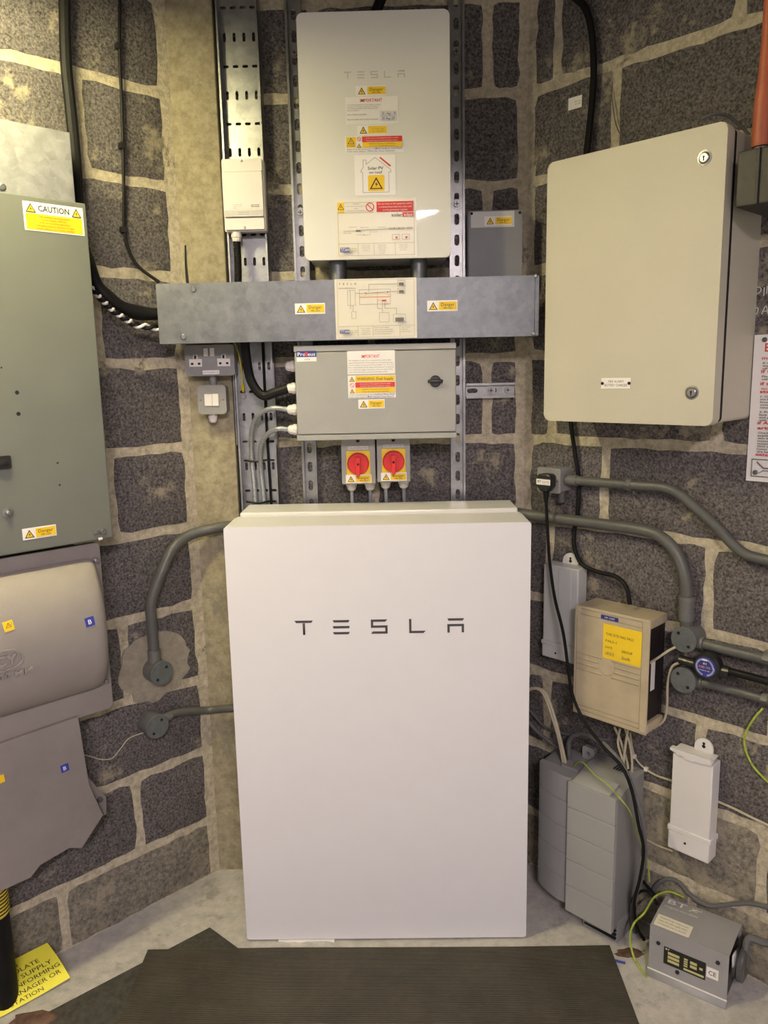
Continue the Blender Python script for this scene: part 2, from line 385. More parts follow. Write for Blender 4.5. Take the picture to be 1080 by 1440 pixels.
def sticker(T, rc, d, base, draw, parent=None, label=None, name='sticker', th=.0008, rot=0, warp=None, rad=0):
    x0, x1, z0, z1 = rc; pr = Print(x0, x1, z0, z1, (0 if warp else d)+th, rot, warp); b = MB()
    dd = 0 if warp else d
    if warp:
        n = 6
        for i in range(n):
            za, zb = z0+(z1-z0)*i/n, z0+(z1-z0)*(i+1)/n; b.box(x0, x1, dd, dd+th, za, zb)
    elif rad: b.rbox(x0, x1, dd, dd+th, z0, z1, rad)
    else: b.box(x0, x1, dd, dd+th, z0, z1)
    q = Print(x0, x1, z0, z1, dd, rot, warp); q.mb = b; q.rotate()
    o = T.part(name, b, base, parent, label)
    if draw:
        draw(pr); pr.rotate()
        if parent is None: T.part('print', pr.mb, pr.mats, o, solid=False)
        else:                              # the sticker already is the third level: its print joins it
            nb = MB(); nb.v = list(b.v); nb.f = list(b.f); nb.m = [0]*len(b.f); k = len(nb.v)
            nb.v += pr.mb.v; nb.f += [tuple(i+k for i in f) for f in pr.mb.f]; nb.m += [i+1 for i in pr.mb.m]
            o.data = mesh_of(name, nb, [base]+pr.mats, T.org, 32, False)
    return o
def d_danger(p):
    p.tri(.2, .5, .72); p.poly('yellow_sticker', [(.385, .12), (.975, .12), (.975, .88), (.385, .88)])
    p.text('ink', 'Danger', .46, .9, .38, .3); p.text('ink', '400 volts', .53, .83, .70, .16)
def cpx(F, d, u, v, w, h):            # rectangle of w x h metres centred on a photo point
    x, z = F.px(u, v, d); return (x-w/2, x+w/2, z-h/2, z+h/2)
def screw(x, z, d, r, T=None, h=.003, seg=12):
    m = MB(); m.lathe((x, d, z), (0, 1, 0), [(0, r), (h*.5, r), (h, r*.7)], seg); return m
def screw_part(T, name, x, z, d, r, m='steel', parent=None, h=.003):
    o = T.part(name, screw(x, z, d, r, h=h), m, parent); return o
def tesla(x0, zt, h, pitch, d, th):
    """five stroke letters, x0 = left of the T, zt = top"""
    out = [MB() for _ in range(5)]; mb = out[0]; w_ = h*1.25; t = h*.16
    def bar(x, z, w0, hh, cut=0): out[min(4, int((x-x0)/pitch+.01))].prism([(x, z), (x+w0, z), (x+w0-cut, z-hh), (x+cut, z-hh)], d, d+th)
    bar(x0, zt, w_, t, t*.7); mb.box(x0+w_/2-t/2, x0+w_/2+t/2, d, d+th, zt-h, zt-t*1.15)
    x = x0+pitch
    for k in range(3): bar(x, zt-k*(h-t)/2, w_*.92, t, t*.5 if k != 1 else t*.25)
    x = x0+2*pitch; w2 = w_*.9; mb = out[2]
    mb.prism([(x, zt), (x+w2, zt), (x+w2-t, zt-t), (x+t, zt-t), (x+t, zt-h/2+t/2), (x+w2, zt-h/2+t/2), (x+w2, zt-h), (x, zt-h), (x+t*.7, zt-h+t), (x+w2-t, zt-h+t), (x+w2-t, zt-h/2-t/2), (x, zt-h/2-t/2)], d, d+th)
    x = x0+3*pitch; mb = out[3]
    mb.prism([(x, zt), (x+t, zt), (x+t, zt-h+t), (x+w2, zt-h+t), (x+w2-t, zt-h), (x, zt-h)], d, d+th)
    x = x0+4*pitch; bar(x, zt, w_*.9, t, t*.5)
    w3 = w_*.9; mb = out[4]
    mb.prism([(x, zt-h*.4), (x+w3, zt-h*.4), (x+w3, zt-h), (x+w3-t, zt-h), (x+w3-t, zt-h*.4-t), (x+t, zt-h*.4-t), (x+t, zt-h), (x, zt-h)], d, d+th)
    return out
def gland(T, p, axis, r, L, parent=None, m='white_plastic'):
    mb = MB(); mb.lathe(p, axis, [(0, r*.95), (L*.22, r*.95), (L*.22, r*1.1), (L*.5, r*1.1), (L*.55, r*.98), (L*.85, r*.9), (L, r*.6)], 10)
    return T.part('cable_gland', mb, m, parent)

# ------------------------------------------------------------------ the setting: floor, walls of blockwork, pillar, ceiling
def struct(name, F, mb, m):
    o = bpy.data.objects.new(name, mesh_of(name, mb, m)); col.objects.link(o); o.location = F.o; o.rotation_euler = (0, 0, F.a)
    o['kind'] = 'structure'; return o
CEIL = 2.72
Z0, DZ = .178, .2245
struct('floor', FL, MB().prism([(-1.9, 2.7), (2.1, 2.7), (2.1, -.42), (.33, -2.36), (-.60, -2.36), (-1.9, -1.0)], -.1, 0, 'z'), 'floor_paint')
struct('ceiling', FL, MB().prism([(-1.9, 2.7), (2.1, 2.7), (2.1, -.42), (.33, -2.36), (-.60, -2.36), (-1.9, -1.0)], CEIL, CEIL+.1, 'z'), 'ceiling')
struct('shade_beam_1', FL, MB().box(-1.9, 2.1, .30, .52, 2.36, CEIL), 'ceiling')     # unseen beam, added to keep the rear lamp's light off the upper walls
wl = struct('wall_left', LW, MB().box(-1.75, 0.0, -.14, 0, 0, CEIL), 'mortar')
wr = struct('wall_right', RW, MB().box(0, 1.95, -.14, 0, 0, CEIL), 'mortar')
wb = struct('wall_back', BW, MB().box(-.56, .363, -.14, 0, 0, CEIL), 'mortar')
wp = struct('wall_pillar', CW, MB().box(-.64, -.441, -.06, 0, -.02, CEIL+.02, .004), 'concrete')
def block_mesh(w_, h_, seed):
    """one block centred on its own origin: ragged outline, rounded arris, a little proud of the joints"""
    rg = random.Random(seed); pts = []
    def side(ax, ay, bx, by, n):
        for i in range(n):
            t = i/n; x = ax+(bx-ax)*t; y = ay+(by-ay)*t
            pts.append([x, y, 0 if i else 1])
    nx, nz = max(4, int(w_/.032)), max(4, int(h_/.03)); a, b = w_/2, h_/2
    side(-a, -b, a, -b, nx); side(a, -b, a, b, nz); side(a, b, -a, b, nx); side(-a, b, -a, -b, nz)
    out = []
    for x, y, c in pts:
        k = Vector((x*22+seed*3.1, y*22, seed*1.7)); j = noise.noise(k)*.0055+noise.noise(k*3.3)*.005
        l = math.hypot(x/a, y/b) or 1; kk = .006 if c else 0
        sx = (1 if x > 0 else -1) if abs(abs(x)-a) < 1e-6 else 0; sy = (1 if y > 0 else -1) if abs(abs(y)-b) < 1e-6 else 0
        out.append((x+sx*(j-kk*.5), y+sy*(j-kk*.5)))
    n = len(out); d0, d1, d2 = -.01, .0006, .0022
    vs = [(x, d0, z) for x, z in out]+[(x, d1, z) for x, z in out]+[(x*(1-.004/a), d2, z*(1-.004/b)) for x, z in out]
    fs = []
    for k in (0, n): fs += [(k+i, k+(i+1) % n, k+(i+1) % n+n, k+i+n) for i in range(n)]
    fs.append(tuple(range(2*n, 3*n)))
    mb = MB(); mb.add(vs, fs); return mb
def lay(wall, F, x_lo, x_hi, joint_even, joint_odd, pitch, gap=.0125, seed=0, kmin=-1, kmax=11, skip=()):
    for k in range(kmin, kmax):
        za, zb = Z0+DZ*k+gap, Z0+DZ*(k+1)-gap
        za = max(za, .004)
        if zb > CEIL: zb = CEIL-.01
        if zb-za < .03: continue
        j = joint_odd if k % 2 else joint_even
        xs = [x_lo]; x = j
        while x-pitch > x_lo+.05: x -= pitch
        while x < x_hi-.05:
            if x > x_lo+.05: xs.append(x)
            x += pitch
        xs.append(x_hi)
        for i in range(len(xs)-1):
            a = xs[i]+(gap if i else 0); b = xs[i+1]-(gap if i < len(xs)-2 else 0)
            if b-a < .03: continue
            me = mesh_of('block', block_mesh(b-a, zb-za, seed+k*17+i*5.3), 'block_smeared' if k == -1 or (k, i) in skip else 'block', angle=50)
            o = bpy.data.objects.new('block', me); col.objects.link(o); o.parent = wall; o.location = ((a+b)/2, 0, (za+zb)/2)
lay(wl, LW, -1.7, -.032, -.245, -.47, .45, seed=3)
lay(wr, RW, .025, 1.9, .255, .09, .45, seed=400, skip=((0, 1), (2, 2)))
lay(wb, BW, -.438, .338, -.06, .258, .45, seed=900)
# rough fillet where the left wall meets the pillar and the floor

# ------------------------------------------------------------------ home battery (largest thing)
bx0, bx1, bz0, bz1, bd0, bd1 = -.4185, .3245, .006, 1.128, .20, .35
T = Thing('home_battery', 'very large plain white battery unit with spaced dark lettering standing on the floor', 'battery', BW, ((bx0+bx1)/2, .2, 0))
T.part('rear_cover', MB().box(-.408, .316, .065, bd0-.004, .04, 1.136, .004), 'white_side')
T.part('body', MB().box(bx0+.004, bx1-.004, bd0, bd1-.02, bz0+.004, bz1-.001, .003), 'white_side')
T.part('front_panel', MB().rbox(bx0, bx1, bd0+.02, bd1, bz0, bz1, .006, .0055), 'white_gloss')
lx, lz = BW.px(414, 873, bd1)
lx2, _ = BW.px(629, 873, bd1)
for q in tesla(lx, lz, .0365, (lx2-lx)/4, bd1-.0005, .0012): T.part('letter', q, 'logo_dark', label='dark grey letter')

# ------------------------------------------------------------------ strut channels and cable tray on the back wall
def strut(name, label, F, x, z0, z1, horiz=False, group=None, ph=0.0, screws=()):
    T = Thing(name, label, 'strut', F, (x, 0, z0) if not horiz else (z0, 0, x), group)
    h = .0205; D = .021; t = .002
    ca = lambda a, d: (a, d)
    prof = [(-h, .0), (-h+t, .0), (-h+t, D-t), (-h+.004, D-t), (-h+.004, D-.005), (-h+.006, D-.005), (-h+.006, D), (-h, D)]
    mirror = lambda pr: [(-a, d) for a, d in pr]
    sl = []; n = int((z1-z0)/.053)
    for i in range(n):
        c = z0+.03+ph+i*.053
        if c+.016 > z1: break
        sl.append(rrect(x-.0065, x+.0065, c-.0145, c+.0145, .0064, 4) if not horiz else rrect(c-.0145, c+.0145, x-.0065, x+.0065, .0064, 4))
    for pr, nm in ((prof, 'side_rail'), (mirror(prof), 'side_rail')):
        mb = MB()
        if horiz: mb.prism([(d, x+a) for a, d in pr], z0, z1, 'x')
        else: mb.prism([(x+a, d) for a, d in pr], z0, z1, 'z')
        T.part(nm, mb, 'steel')
    mb = MB(); out = [(x-h+t, z0), (x+h-t, z0), (x+h-t, z1), (x-h+t, z1)]
    if horiz: out = [(b, a) for a, b in out]
    mb.plate(out, sl, .004, .0065); T.part('slotted_web', mb, 'steel')
    for c in screws:
        q = (x, c) if not horiz else (c, x); mb = MB()
        mb.lathe((q[0], .0065, q[1]), (0, 1, 0), [(0, .0125), (.003, .0125), (.003, .009), (.008, .008)], 16); o = T.part('screw', mb, 'steel')
        mk = MB(); mk.box(q[0]-.006, q[0]+.006, .0145, .0149, q[1]-.001, q[1]+.001); mk.box(q[0]-.001, q[0]+.001, .0145, .0149, q[1]-.006, q[1]+.006); T.part('cross_slot', mk, 'black_matte', o)
    return T
sz = lambda F, u, v, d=.0: F.px(u, v, d)
strut('strut_channel', 'slotted steel strut channel behind the left edge of the upper white box', BW, -.2405, .3, CEIL-.02, screws=(BW.px(408, 77)[1], BW.px(415, 300)[1]))
strut('strut_channel', 'slotted steel strut channel behind the right edge of the upper white box', BW, .176, .3, CEIL-.02, ph=.02, screws=(BW.px(641, 75)[1], BW.px(642, 288)[1]))
sx0, sx1, _, _ = BW.rect(.041, (655, 540), (725, 538), (725, 558), (655, 560))
strut('strut_offcut', 'short horizontal strut offcut screwed to the blocks right of the grey enclosure', BW, 1.434, .199, .333, horiz=True, ph=-.012, screws=(.268, .314))

tx0, tx1 = -.434, -.326
def tray():
    T = Thing('cable_tray', 'perforated galvanised cable tray running up beside the concrete pillar', 'cable tray', BW, ((tx0+tx1)/2, 0, .3))
    zc = .34; holes = []; k = 0
    while zc < CEIL-.06:
        for i in range(4):
            x = tx0+.0165+i*.025
            holes.append(rrect(x-.0038, x+.0038, zc-.011, zc+.011, .0037, 3) if k % 2 else rrect(x-.0075, x+.0075, zc-.0035, zc+.0035, .0034, 3))
        zc += .069; k += 1
    mb = MB(); mb.plate([(tx0+.001, .3), (tx1-.001, .3), (tx1-.001, CEIL-.02), (tx0+.001, CEIL-.02)], holes, .018, .0195); T.part('perforated_base', mb, 'tray_steel')
    for x, sg in ((tx0, 1), (tx1, -1)):
        mb = MB(); mb.box(min(x, x+sg*.0016), max(x, x+sg*.0016), .0, .046, .3, CEIL-.02); mb.box(min(x, x+sg*.006), max(x, x+sg*.006), .0445, .046, .3, CEIL-.02); T.part('flange', mb, 'tray_steel')
    for za, zb in ((1.30, 1.52),):
        for x, sg in ((tx0, -1), (tx1, 1)): T.part('coupler', MB().box(min(x, x+sg*.002), max(x, x+sg*.002), .02, .050, za, zb), 'tray_steel')
tray()
# ------------------------------------------------------------------ gateway with its stickers
gx0, gx1, gz0, gz1 = BW.rect(.19, (415, 18), (632, 12), (634, 362), (430, 366))
GD = .19
T = Thing('gateway_box', 'tall white glass-fronted box with faint lettering and warning stickers on struts', 'electrical box', BW, ((gx0+gx1)/2, .041, gz0))
T.part('body', MB().rbox(gx0+.004, gx1-.004, .0215, GD-.012, gz0+.004, gz1-.004, .012, .003), 'gateway_body')
T.part('front_panel', MB().rbox(gx0, gx1, GD-.013, GD, gz0, gz1, .012, .003), 'gateway_glass')
a, zt = BW.px(483, 101, GD); b, _ = BW.px(559, 101, GD)
for q in tesla(a, zt, .0155, (b-a)/4, GD-.0004, .0006): T.part('letter', q, 'logo_pale', label='faint grey letter')
def S(q, base, fn, label, **k): return sticker(T, BW.rect(GD, *q), GD, base, fn, label=label, **k)
S(((500, 121), (543, 120), (543, 134), (500, 135)), 'sticker_white', d_danger, 'white and yellow Danger 400 volts sticker')
def d_imp(p):
    p.text('ink_red', 'IMPORTANT', .28, .70, .13, .12, bold=.02)
    p.lines('ink_soft', ['This installation should be periodically inspected and tested', 'and a report on its condition obtained, as prescribed in', 'the IET Wiring Regulations BS 7671 Requirements for', 'Electrical Installations.'], .03, .96, .25, .53, .55)
    p.text('ink_soft', 'Date of last inspection', .03, .40, .64, .055); p.text('ink_soft', 'Recommended date of next inspection', .03, .62, .82, .055)
    p.frame('ink_soft', .66, .96, .55, .71, .003); p.frame('ink_soft', .66, .96, .73, .89, .003)
    p.text('ink_blue', '20 / Aug / 18', .68, .94, .63, .10, shear=.2); p.text('ink_blue', '20 Aug 28', .68, .92, .81, .10, shear=.2)
S(((485, 137), (560, 135), (560, 173), (487, 176)), 'sticker_white', d_imp, 'white IMPORTANT inspection date sticker')
def d_pv(p):
    p.tri(.2, .5, .74); p.rect('yellow_sticker', .36, .97, .12, .88); p.lines('ink_soft', ['PV system - take', 'For isolation'], .48, .88, .28, .74, .5, 'c', True)
S(((502, 177), (545, 175), (545, 189), (503, 190)), 'sticker_white', d_pv, 'white and yellow PV system sticker')
def d_dual(p):
    p.rect('yellow_sticker', .02, .18, .05, .66); p.tri(.1, .27, .38); p.text('ink', 'DUAL SUPPLY', .03, .17, .56, .07)
    p.nosign(.235, .18, .26); p.tri(.235, .56, .26)
    p.rect('ink_red', .29, .97, .04, .36); p.lines('ink_white', ['Do not work on this equipment until it is isolated', 'from both mains and on-site generation supplies'], .30, .96, .07, .35, .5, 'c')
    p.rect('yellow_sticker', .29, .97, .39, .68); p.lines('ink', ['WARNING: Only persons authorised by the', 'D.N.O. may remove the main service fuse'], .31, .95, .41, .67, .5, 'c')
    p.text('ink', 'Isolate on-site generating source at', .03, .50, .77, .07); p.text('ink', 'Isolate mains supply at', .03, .35, .90, .07)
    p.text('ink_blue', 'Main Isolator 2nd Floor', .51, .97, .76, .09, shear=.2, bold=.01); p.text('ink_blue', 'Main Sw. Fuse location', .38, .84, .90, .09, shear=.2)
S(((485, 192), (568, 190), (568, 214), (486, 216)), 'sticker_white', d_dual, 'white red and yellow dual supply warning sticker')
def d_house(p):
    p.line('ink_soft', [(.19, .93), (.19, .42), (.145, .42), (.145, .40), (.21, .30), (.21, .12), (.285, .12), (.285, .23), (.50, .06), (.88, .37), (.88, .43), (.83, .43), (.83, .93), (.19, .93)], .009)
    p.poly('ink_red', [(.605, .07), (.635, .05), (.89, .27), (.86, .30)])
    p.text('ink', 'Solar PV', .32, .70, .325, .075, bold=.02); p.text('ink', 'on roof', .35, .67, .43, .065, bold=.02)
    p.poly('yellow_sticker', [(.32, .52), (.34, .50), (.70, .50), (.72, .52), (.72, .88), (.70, .90), (.34, .90), (.32, .88)]); p.tri(.52, .70, .30)
S(((498, 219), (556, 217), (557, 273), (500, 276)), 'sticker_white', d_house, 'white Solar PV on roof house sticker')
def d_solar(p):
    p.frame('ink_soft', .035, .965, .06, .965, .003)
    p.rect('yellow_sticker', .035, .115, .06, .235); p.tri(.075, .13, .1); p.line('ink_soft', [(.035, .235), (.47, .235)], .003)
    p.lines('ink_soft', ['WARNING', 'Do not disconnect DC plugs and', 'sockets', 'under load; turn off AC supply first'], .14, .38, .07, .22, .45, 'c')
    p.nosign(.43, .145, .15); p.rect('ink_red', .51, .955, .06, .23)
    p.lines('ink_white', ['Do not work on this equipment until it', 'is isolated from both the mains and', 'on-site generation supplies'], .53, .94, .07, .225, .55, 'c')
    p.text('ink', 'solar', .69, .82, .285, .055, bold=.01); p.rect('ink_red', .825, .955, .25, .32); p.text('ink_white', 'edge', .84, .945, .285, .055, bold=.02)
    p.line('ink_soft', [(.10, .545), (.26, .545), (.30, .535), (.40, .525), (.50, .53), (.66, .52), (.94, .515)], .004)
    p.rect('ink_soft', .25, .31, .53, .555)
    for a in (.66, .72, .78, .88): p.frame('ink_soft', a, a+.06, .50, .535, .003)
    for a, b, t in ((.16, .48, 'Consumer Unit'), (.31, .49, 'Generation Meter'), (.52, .49, 'Inverter'), (.10, .58, 'Main fuse'), (.26, .61, 'Isolator'), (.33, .62, 'AC'), (.42, .57, 'DC Isolator')): p.text('ink_soft', t, a, a+.1, b, .018)
    for a in (.74, .86):
        p.frame('ink_soft', a-.045, a+.045, .62, .71, .003); p.poly('ink_red', [(a-.01, .66), (a+.025, .66), (a+.008, .70)])
    p.line('ink_soft', [(.035, .765), (.965, .765)], .003)
    for a in (.275, .47, .73): p.line('ink_soft', [(a, .765), (a, .965)], .003)
    p.rect('ink_navy', .055, .17, .83, .905); p.text('ink_white', 'TITAN', .06, .165, .868, .055, bold=.02); p.text('ink_green', 'ECO', .175, .26, .868, .055, bold=.01)
    for a, n in ((.29, 5), (.485, 7), (.745, 5)): p.lines('ink_soft', ['Titan Eco solar supplies', 'installation drawing', 'isolate before working', 'on the generation', 'contact and details', 'on site supply', 'meter locations'][:n], a, a+.165, .785, .785+.024*n, .5, 'c')
S(((470, 281), (586, 277), (587, 361), (473, 363)), 'sticker_cream', d_solar, 'cream solar wiring diagram sheet')

# ------------------------------------------------------------------ conduit stubs, trunking
x0, x1, z0, z1 = BW.rect(.20, (221, 400), (757, 386), (760, 470), (226, 486))
TX0, TX1, TZ0, TZ1, TD0, TD1 = x0-.003, x1, z0, z1, .10, .20
for u0, u1, lab in ((462, 487, 'left'), (577, 601, 'right')):
    a, _ = BW.px(u0, 378, .15); b, _ = BW.px(u1, 378, .15); c = (a+b)/2; r = (b-a)/2
    mb = MB(); mb.cyl((c, .135, TZ1), (c, .135, gz0+.006), r, seg=24)
    solo('conduit_stub', 'short grey conduit stub joining the white glass-fronted box to the trunking, %s of two' % lab, 'conduit', BW, (c, .135, TZ1), mb, 'galvanised', 'conduit stubs under the gateway')
T = Thing('cable_trunking', 'long galvanised steel trunking with a wiring diagram stuck on its lid', 'trunking', BW, ((TX0+TX1)/2, TD0, TZ0))
T.part('body', MB().box(TX0+.003, TX1-.004, TD0, TD1-.004, TZ0+.003, TZ1-.003), 'galvanised_dark')
lid = MB(); lid.prism([(TD1-.0, TZ0), (TD1-.0, TZ1), (TD1-.012, TZ1), (TD1-.012, TZ1-.0025), (TD1-.0025, TZ1-.0025), (TD1-.0025, TZ0+.0025), (TD1-.012, TZ0+.0025), (TD1-.012, TZ0)], TX0, TX1-.012, 'x')
lo = T.part('lid', lid, 'galvanised')
T.part('end_cap', MB().box(TX1-.0115, TX1, TD0, TD1-.001, TZ0, TZ1, .001), 'galvanised')
for xx in (-.2405, .176): T.part('bracket', MB().box(xx-.02, xx+.02, .0212, TD0-.0002, TZ0+.03, TZ1-.03), 'galvanised_dark')
for u, v in ((272, 407), (258, 474), (753, 388), (750, 469)):
    a, b = BW.px(u, v, TD1); o = screw_part(T, 'screw', a, b, TD1, .0075 if u < 400 else .005, 'steel', lo)
def dg(u, v, w=.075, h=.026, rot=0, F=BW, d=TD1): return sticker(T, cpx(F, d, u, v, w, h), d, 'sticker_white', d_danger, label='white and yellow Danger 400 volts sticker', rot=rot)
dg(436, 434); dg(622, 430)
def d_diag(p):
    p.frame('ink_soft', .03, .97, .02, .975, .002)
    p.text('ink_soft', 'T  E  S  L  A', .05, .27, .08, .035, bold=.01); p.text('ink_soft', 'POWERWALL', .05, .26, .155, .025)
    p.rect('ink_orange', .30, .68, .30, .312); p.frame('ink_soft', .30, .68, .18, .43, .003); p.line('ink_orange', [(.37, .28), (.42, .24), (.60, .24), (.66, .28)], .004); p.line('ink_orange', [(.52, .21), (.52, .36), (.62, .36)], .004)
    p.frame('ink_soft', .155, .25, .19, .44, .003); p.frame('ink_soft', .20, .255, .54, .66, .003); p.frame('ink_soft', .77, .86, .045, .14, .003); p.frame('ink_soft', .77, .86, .17, .26, .003)
    p.rect('ink_soft', .785, .845, .08, .125); p.rect('ink_soft', .785, .845, .205, .245)
    for pts in ([(.25, .24), (.30, .24)], [(.42, .22), (.42, .10), (.77, .10)], [(.30, .25), (.77, .22)], [(.22, .44), (.22, .54)], [(.19, .2), (.19, .5)], [(.58, .4), (.58, .57)], [(.61, .4), (.61, .50), (.75, .50), (.75, .60)], [(.52, .36), (.52, .5), (.57, .5)]): p.line('ink_soft', pts, .004)
    p.frame('ink_soft', .54, .66, .57, .73, .003); p.frame('ink_soft', .71, .86, .60, .73, .003); p.rect('ink_soft', .735, .84, .66, .72); p.rect('ink_red', .575, .63, .36, .385); p.rect('ink', .37, .385, .235, .25); p.rect('ink', .64, .655, .225, .24)
    p.line('ink_soft', [(.03, .79), (.97, .79)], .003)
    for a in (.275, .46, .79): p.line('ink_soft', [(a, .79), (a, .96)], .003)
    p.rect('ink_navy', .05, .17, .845, .905); p.text('ink_white', 'TITAN', .055, .165, .875, .045, bold=.02); p.text('ink_green', 'ECO', .175, .265, .875, .045, bold=.01)
    p.lines('ink_soft', ['Titan Eco supplies', 'wiring drawing', 'isolate before', 'working on unit'], .29, .45, .81, .94, .5, 'c')
    p.lines('ink_soft', ['Notes for the installation', 'supply must be isolated at both', 'the mains and the battery before', 'any work is carried out here'], .475, .78, .80, .94, .5); p.lines('ink_soft', ['Type of supply', 'single phase', 'backup circuits'], .805, .96, .80, .91, .5)
sticker(T, BW.rect(TD1, (470, 393), (585, 390), (587, 474), (473, 478)), TD1, 'sticker_cream', d_diag, label='cream battery wiring diagram sheet')

# ------------------------------------------------------------------ grey enclosure below the trunking with glands
ex0, ex1, ez0, ez1 = BW.rect(.19, (412, 487), (641, 481), (643, 614), (418, 622)); ED = .19
T = Thing('grey_enclosure', 'wide light grey steel enclosure with black turn lock and four glands', 'electrical box', BW, ((ex0+ex1)/2, .041, ez0))
T.part('body', MB().box(ex0, ex1, .0215, ED-.02, ez0, ez1-.002, .003), 'enclosure_flange')
dr = T.part('door', MB().box(ex0+.002, ex1-.001, ED-.0195, ED, ez0+.016, ez1-.017, .003), 'enclosure_grey')
T.part('bottom_lip', MB().box(ex0, ex1, ED-.02, ED-.001, ez0, ez0+.0145, .002), 'enclosure_grey')
T.part('top_lip', MB().box(ex0, ex1, ED-.02, ED-.004, ez1-.0155, ez1, .002), 'enclosure_flange')
a, b = BW.px(612, 536, ED); mb = MB(); mb.lathe((a, ED, b), (0, 1, 0), [(0, .0145), (.006, .0145), (.008, .012)], 20); mb.box(a-.0195, a+.0195, ED+.006, ED+.014, b-.0045, b+.0045, .003)
T.part('turn_lock', mb, 'black_plastic', dr, 'black turn lock')
def S(q, base, fn, label, **k): return sticker(T, BW.rect(ED, *q), ED, base, fn, label=label, **k)
def d_proteus(p): p.rect('ink_navy', .0, 1, .0, .58); p.text('ink_white', 'Proteus', .06, .94, .30, .34, bold=.02); p.poly('ink_red', [(.43, .12), (.56, .12), (.56, .46), (.43, .46)]); p.text('ink_soft', '100A', .4, .68, .78, .16)
S(((417, 494), (445, 493), (445, 508), (417, 509)), 'sticker_white', d_proteus, 'blue maker badge')
def d_imp2(p):
    p.text('ink_red', 'IMPORTANT', .30, .68, .24, .14, bold=.02)
    p.lines('ink_soft', ['This installation or part of it, is protected by a device which', 'automatically switches off the supply if an earth fault develops.', "Test six-monthly by pressing the button marked 'T' or 'Test'. The", 'device should switch off the supply and should then be switched', 'on to restore the supply. If the device does not switch off the', 'supply when the button is pressed, seek expert advice.'], .02, .97, .36, .95, .55)
S(((488, 494), (555, 492), (556, 525), (489, 527)), 'sticker_white', d_imp2, 'white IMPORTANT test notice')
def d_warn(p):
    p.tri(.085, .16, .22); p.rect('yellow_sticker', .155, .985, .03, .28); p.text('ink', 'WARNING: Dual Supply', .19, .95, .155, .12, bold=.02)
    p.nosign(.085, .43, .2); p.rect('ink_red', .155, .985, .31, .53); p.lines('ink_white', ['Do not work on this equipment until it is isolated', 'from both mains and on-site generation supplies'], .17, .97, .33, .52, .5, 'c')
    p.tri(.085, .68, .2); p.rect('yellow_sticker', .155, .985, .55, .77); p.lines('ink', ['WARNING: Only persons authorised by the', 'D.N.O. may remove the main service fuse'], .18, .97, .57, .76, .5, 'c')
    p.text('ink', 'Isolate on-site generating source at', .02, .54, .85, .055); p.text('ink', 'Isolate mains supply at', .02, .38, .95, .055); p.text('ink_blue', 'Isolator Next Door', .56, .98, .84, .07, shear=.2, bold=.01); p.text('ink_blue', 'Main Switch Fuse Board', .40, .95, .94, .07, shear=.2, bold=.01)
S(((489, 529), (556, 526), (557, 558), (490, 561)), 'sticker_white', d_warn, 'yellow and red Dual Supply warning sticker')
S(((504, 562), (541, 561), (541, 574), (504, 575)), 'sticker_white', d_danger, 'white and yellow Danger 400 volts sticker')
GL = []
for u, v in ((413, 515), (416, 546), (418, 576), (419, 604)):
    _, b = BW.px(u, v, .12); GL.append(b); gland(T, (ex0, .12, b), (-1, 0, 0), .0135, .031)
# ------------------------------------------------------------------ rotary isolators
x, z = BW.px(480, 622, .125)
def isolator(u0, u1, lab, tag_):
    a, b, c, _ = BW.rect(.12, (u0, 622), (u1, 622), (u1, 678 if u1 > 550 else 681), (u0, 678 if u1 > 550 else 681)); d = ez0-.001; dd = .12; m = (a+b)/2; w = b-a
    T = Thing('rotary_isolator', lab, 'isolator', BW, (m, 0, c), 'rotary isolators')
    T.part('body', MB().box(a, b, .0005, dd, c, d, .003), 'enclosure_grey')
    zc = c+.057; yp = T.part('yellow_plate', MB().rbox(m-.0315, m+.0315, dd, dd+.004, zc-.036, zc+.033, .003, .001), 'yellow_plate')
    kb = MB(); kb.lathe((m, dd+.004, zc), (0, 1, 0), [(0, .029), (.012, .029), (.016, .026)], 28); ko = T.part('red_dial', kb, 'red_plastic')
    hb = MB(); hb.prism([(m-.007, zc+.018), (m+.007, zc+.018), (m+.0045, zc-.032), (m-.0045, zc-.032)], dd+.016, dd+.030, 'd', .002); T.part('handle', hb, 'red_plastic', ko)
    T.part('screw_hole', MB().lathe((m, dd+.030, zc), (0, 1, 0), [(0, .0033), (.0006, .003)], 10), 'black_matte', ko)
    T.part('pointer', MB().poly([(m-.008, zc+.026), (m+.008, zc+.026), (m+.006, zc+.018), (m-.006, zc+.018)], dd+.0166), 'ink_white', ko, solid=False)
    sticker(T, (m-.027, m+.027, zc+.036, zc+.0455), dd, 'plate_grey', lambda p: p.text('ink_soft', tag_, .06, .94, .5, .45), label='engraved grey name strip', name='name_strip')
    sticker(T, (m-.0345, m+.0345, c+.004, c+.0265), dd+.004, 'sticker_white', d_danger, label='white and yellow Danger sticker')
    T.part('screw', MB().lathe((m, dd, d-.007), (0, 1, 0), [(0, .005), (.001, .0045)], 12), 'black_matte')
    cc = []
    for q in (a+w*.24, a+w*.80):
        gland(T, (q, .055, c), (0, 0, -1), .0135, .026); cc.append((q, c-.026))
    return cc
i1 = isolator(480, 528, 'red and yellow rotary isolator under the grey enclosure, left of the pair', 'SOLAR ISOLATOR')
i2 = isolator(530, 577, 'red and yellow rotary isolator under the grey enclosure, right of the pair', 'BATTERY ISOLATOR')
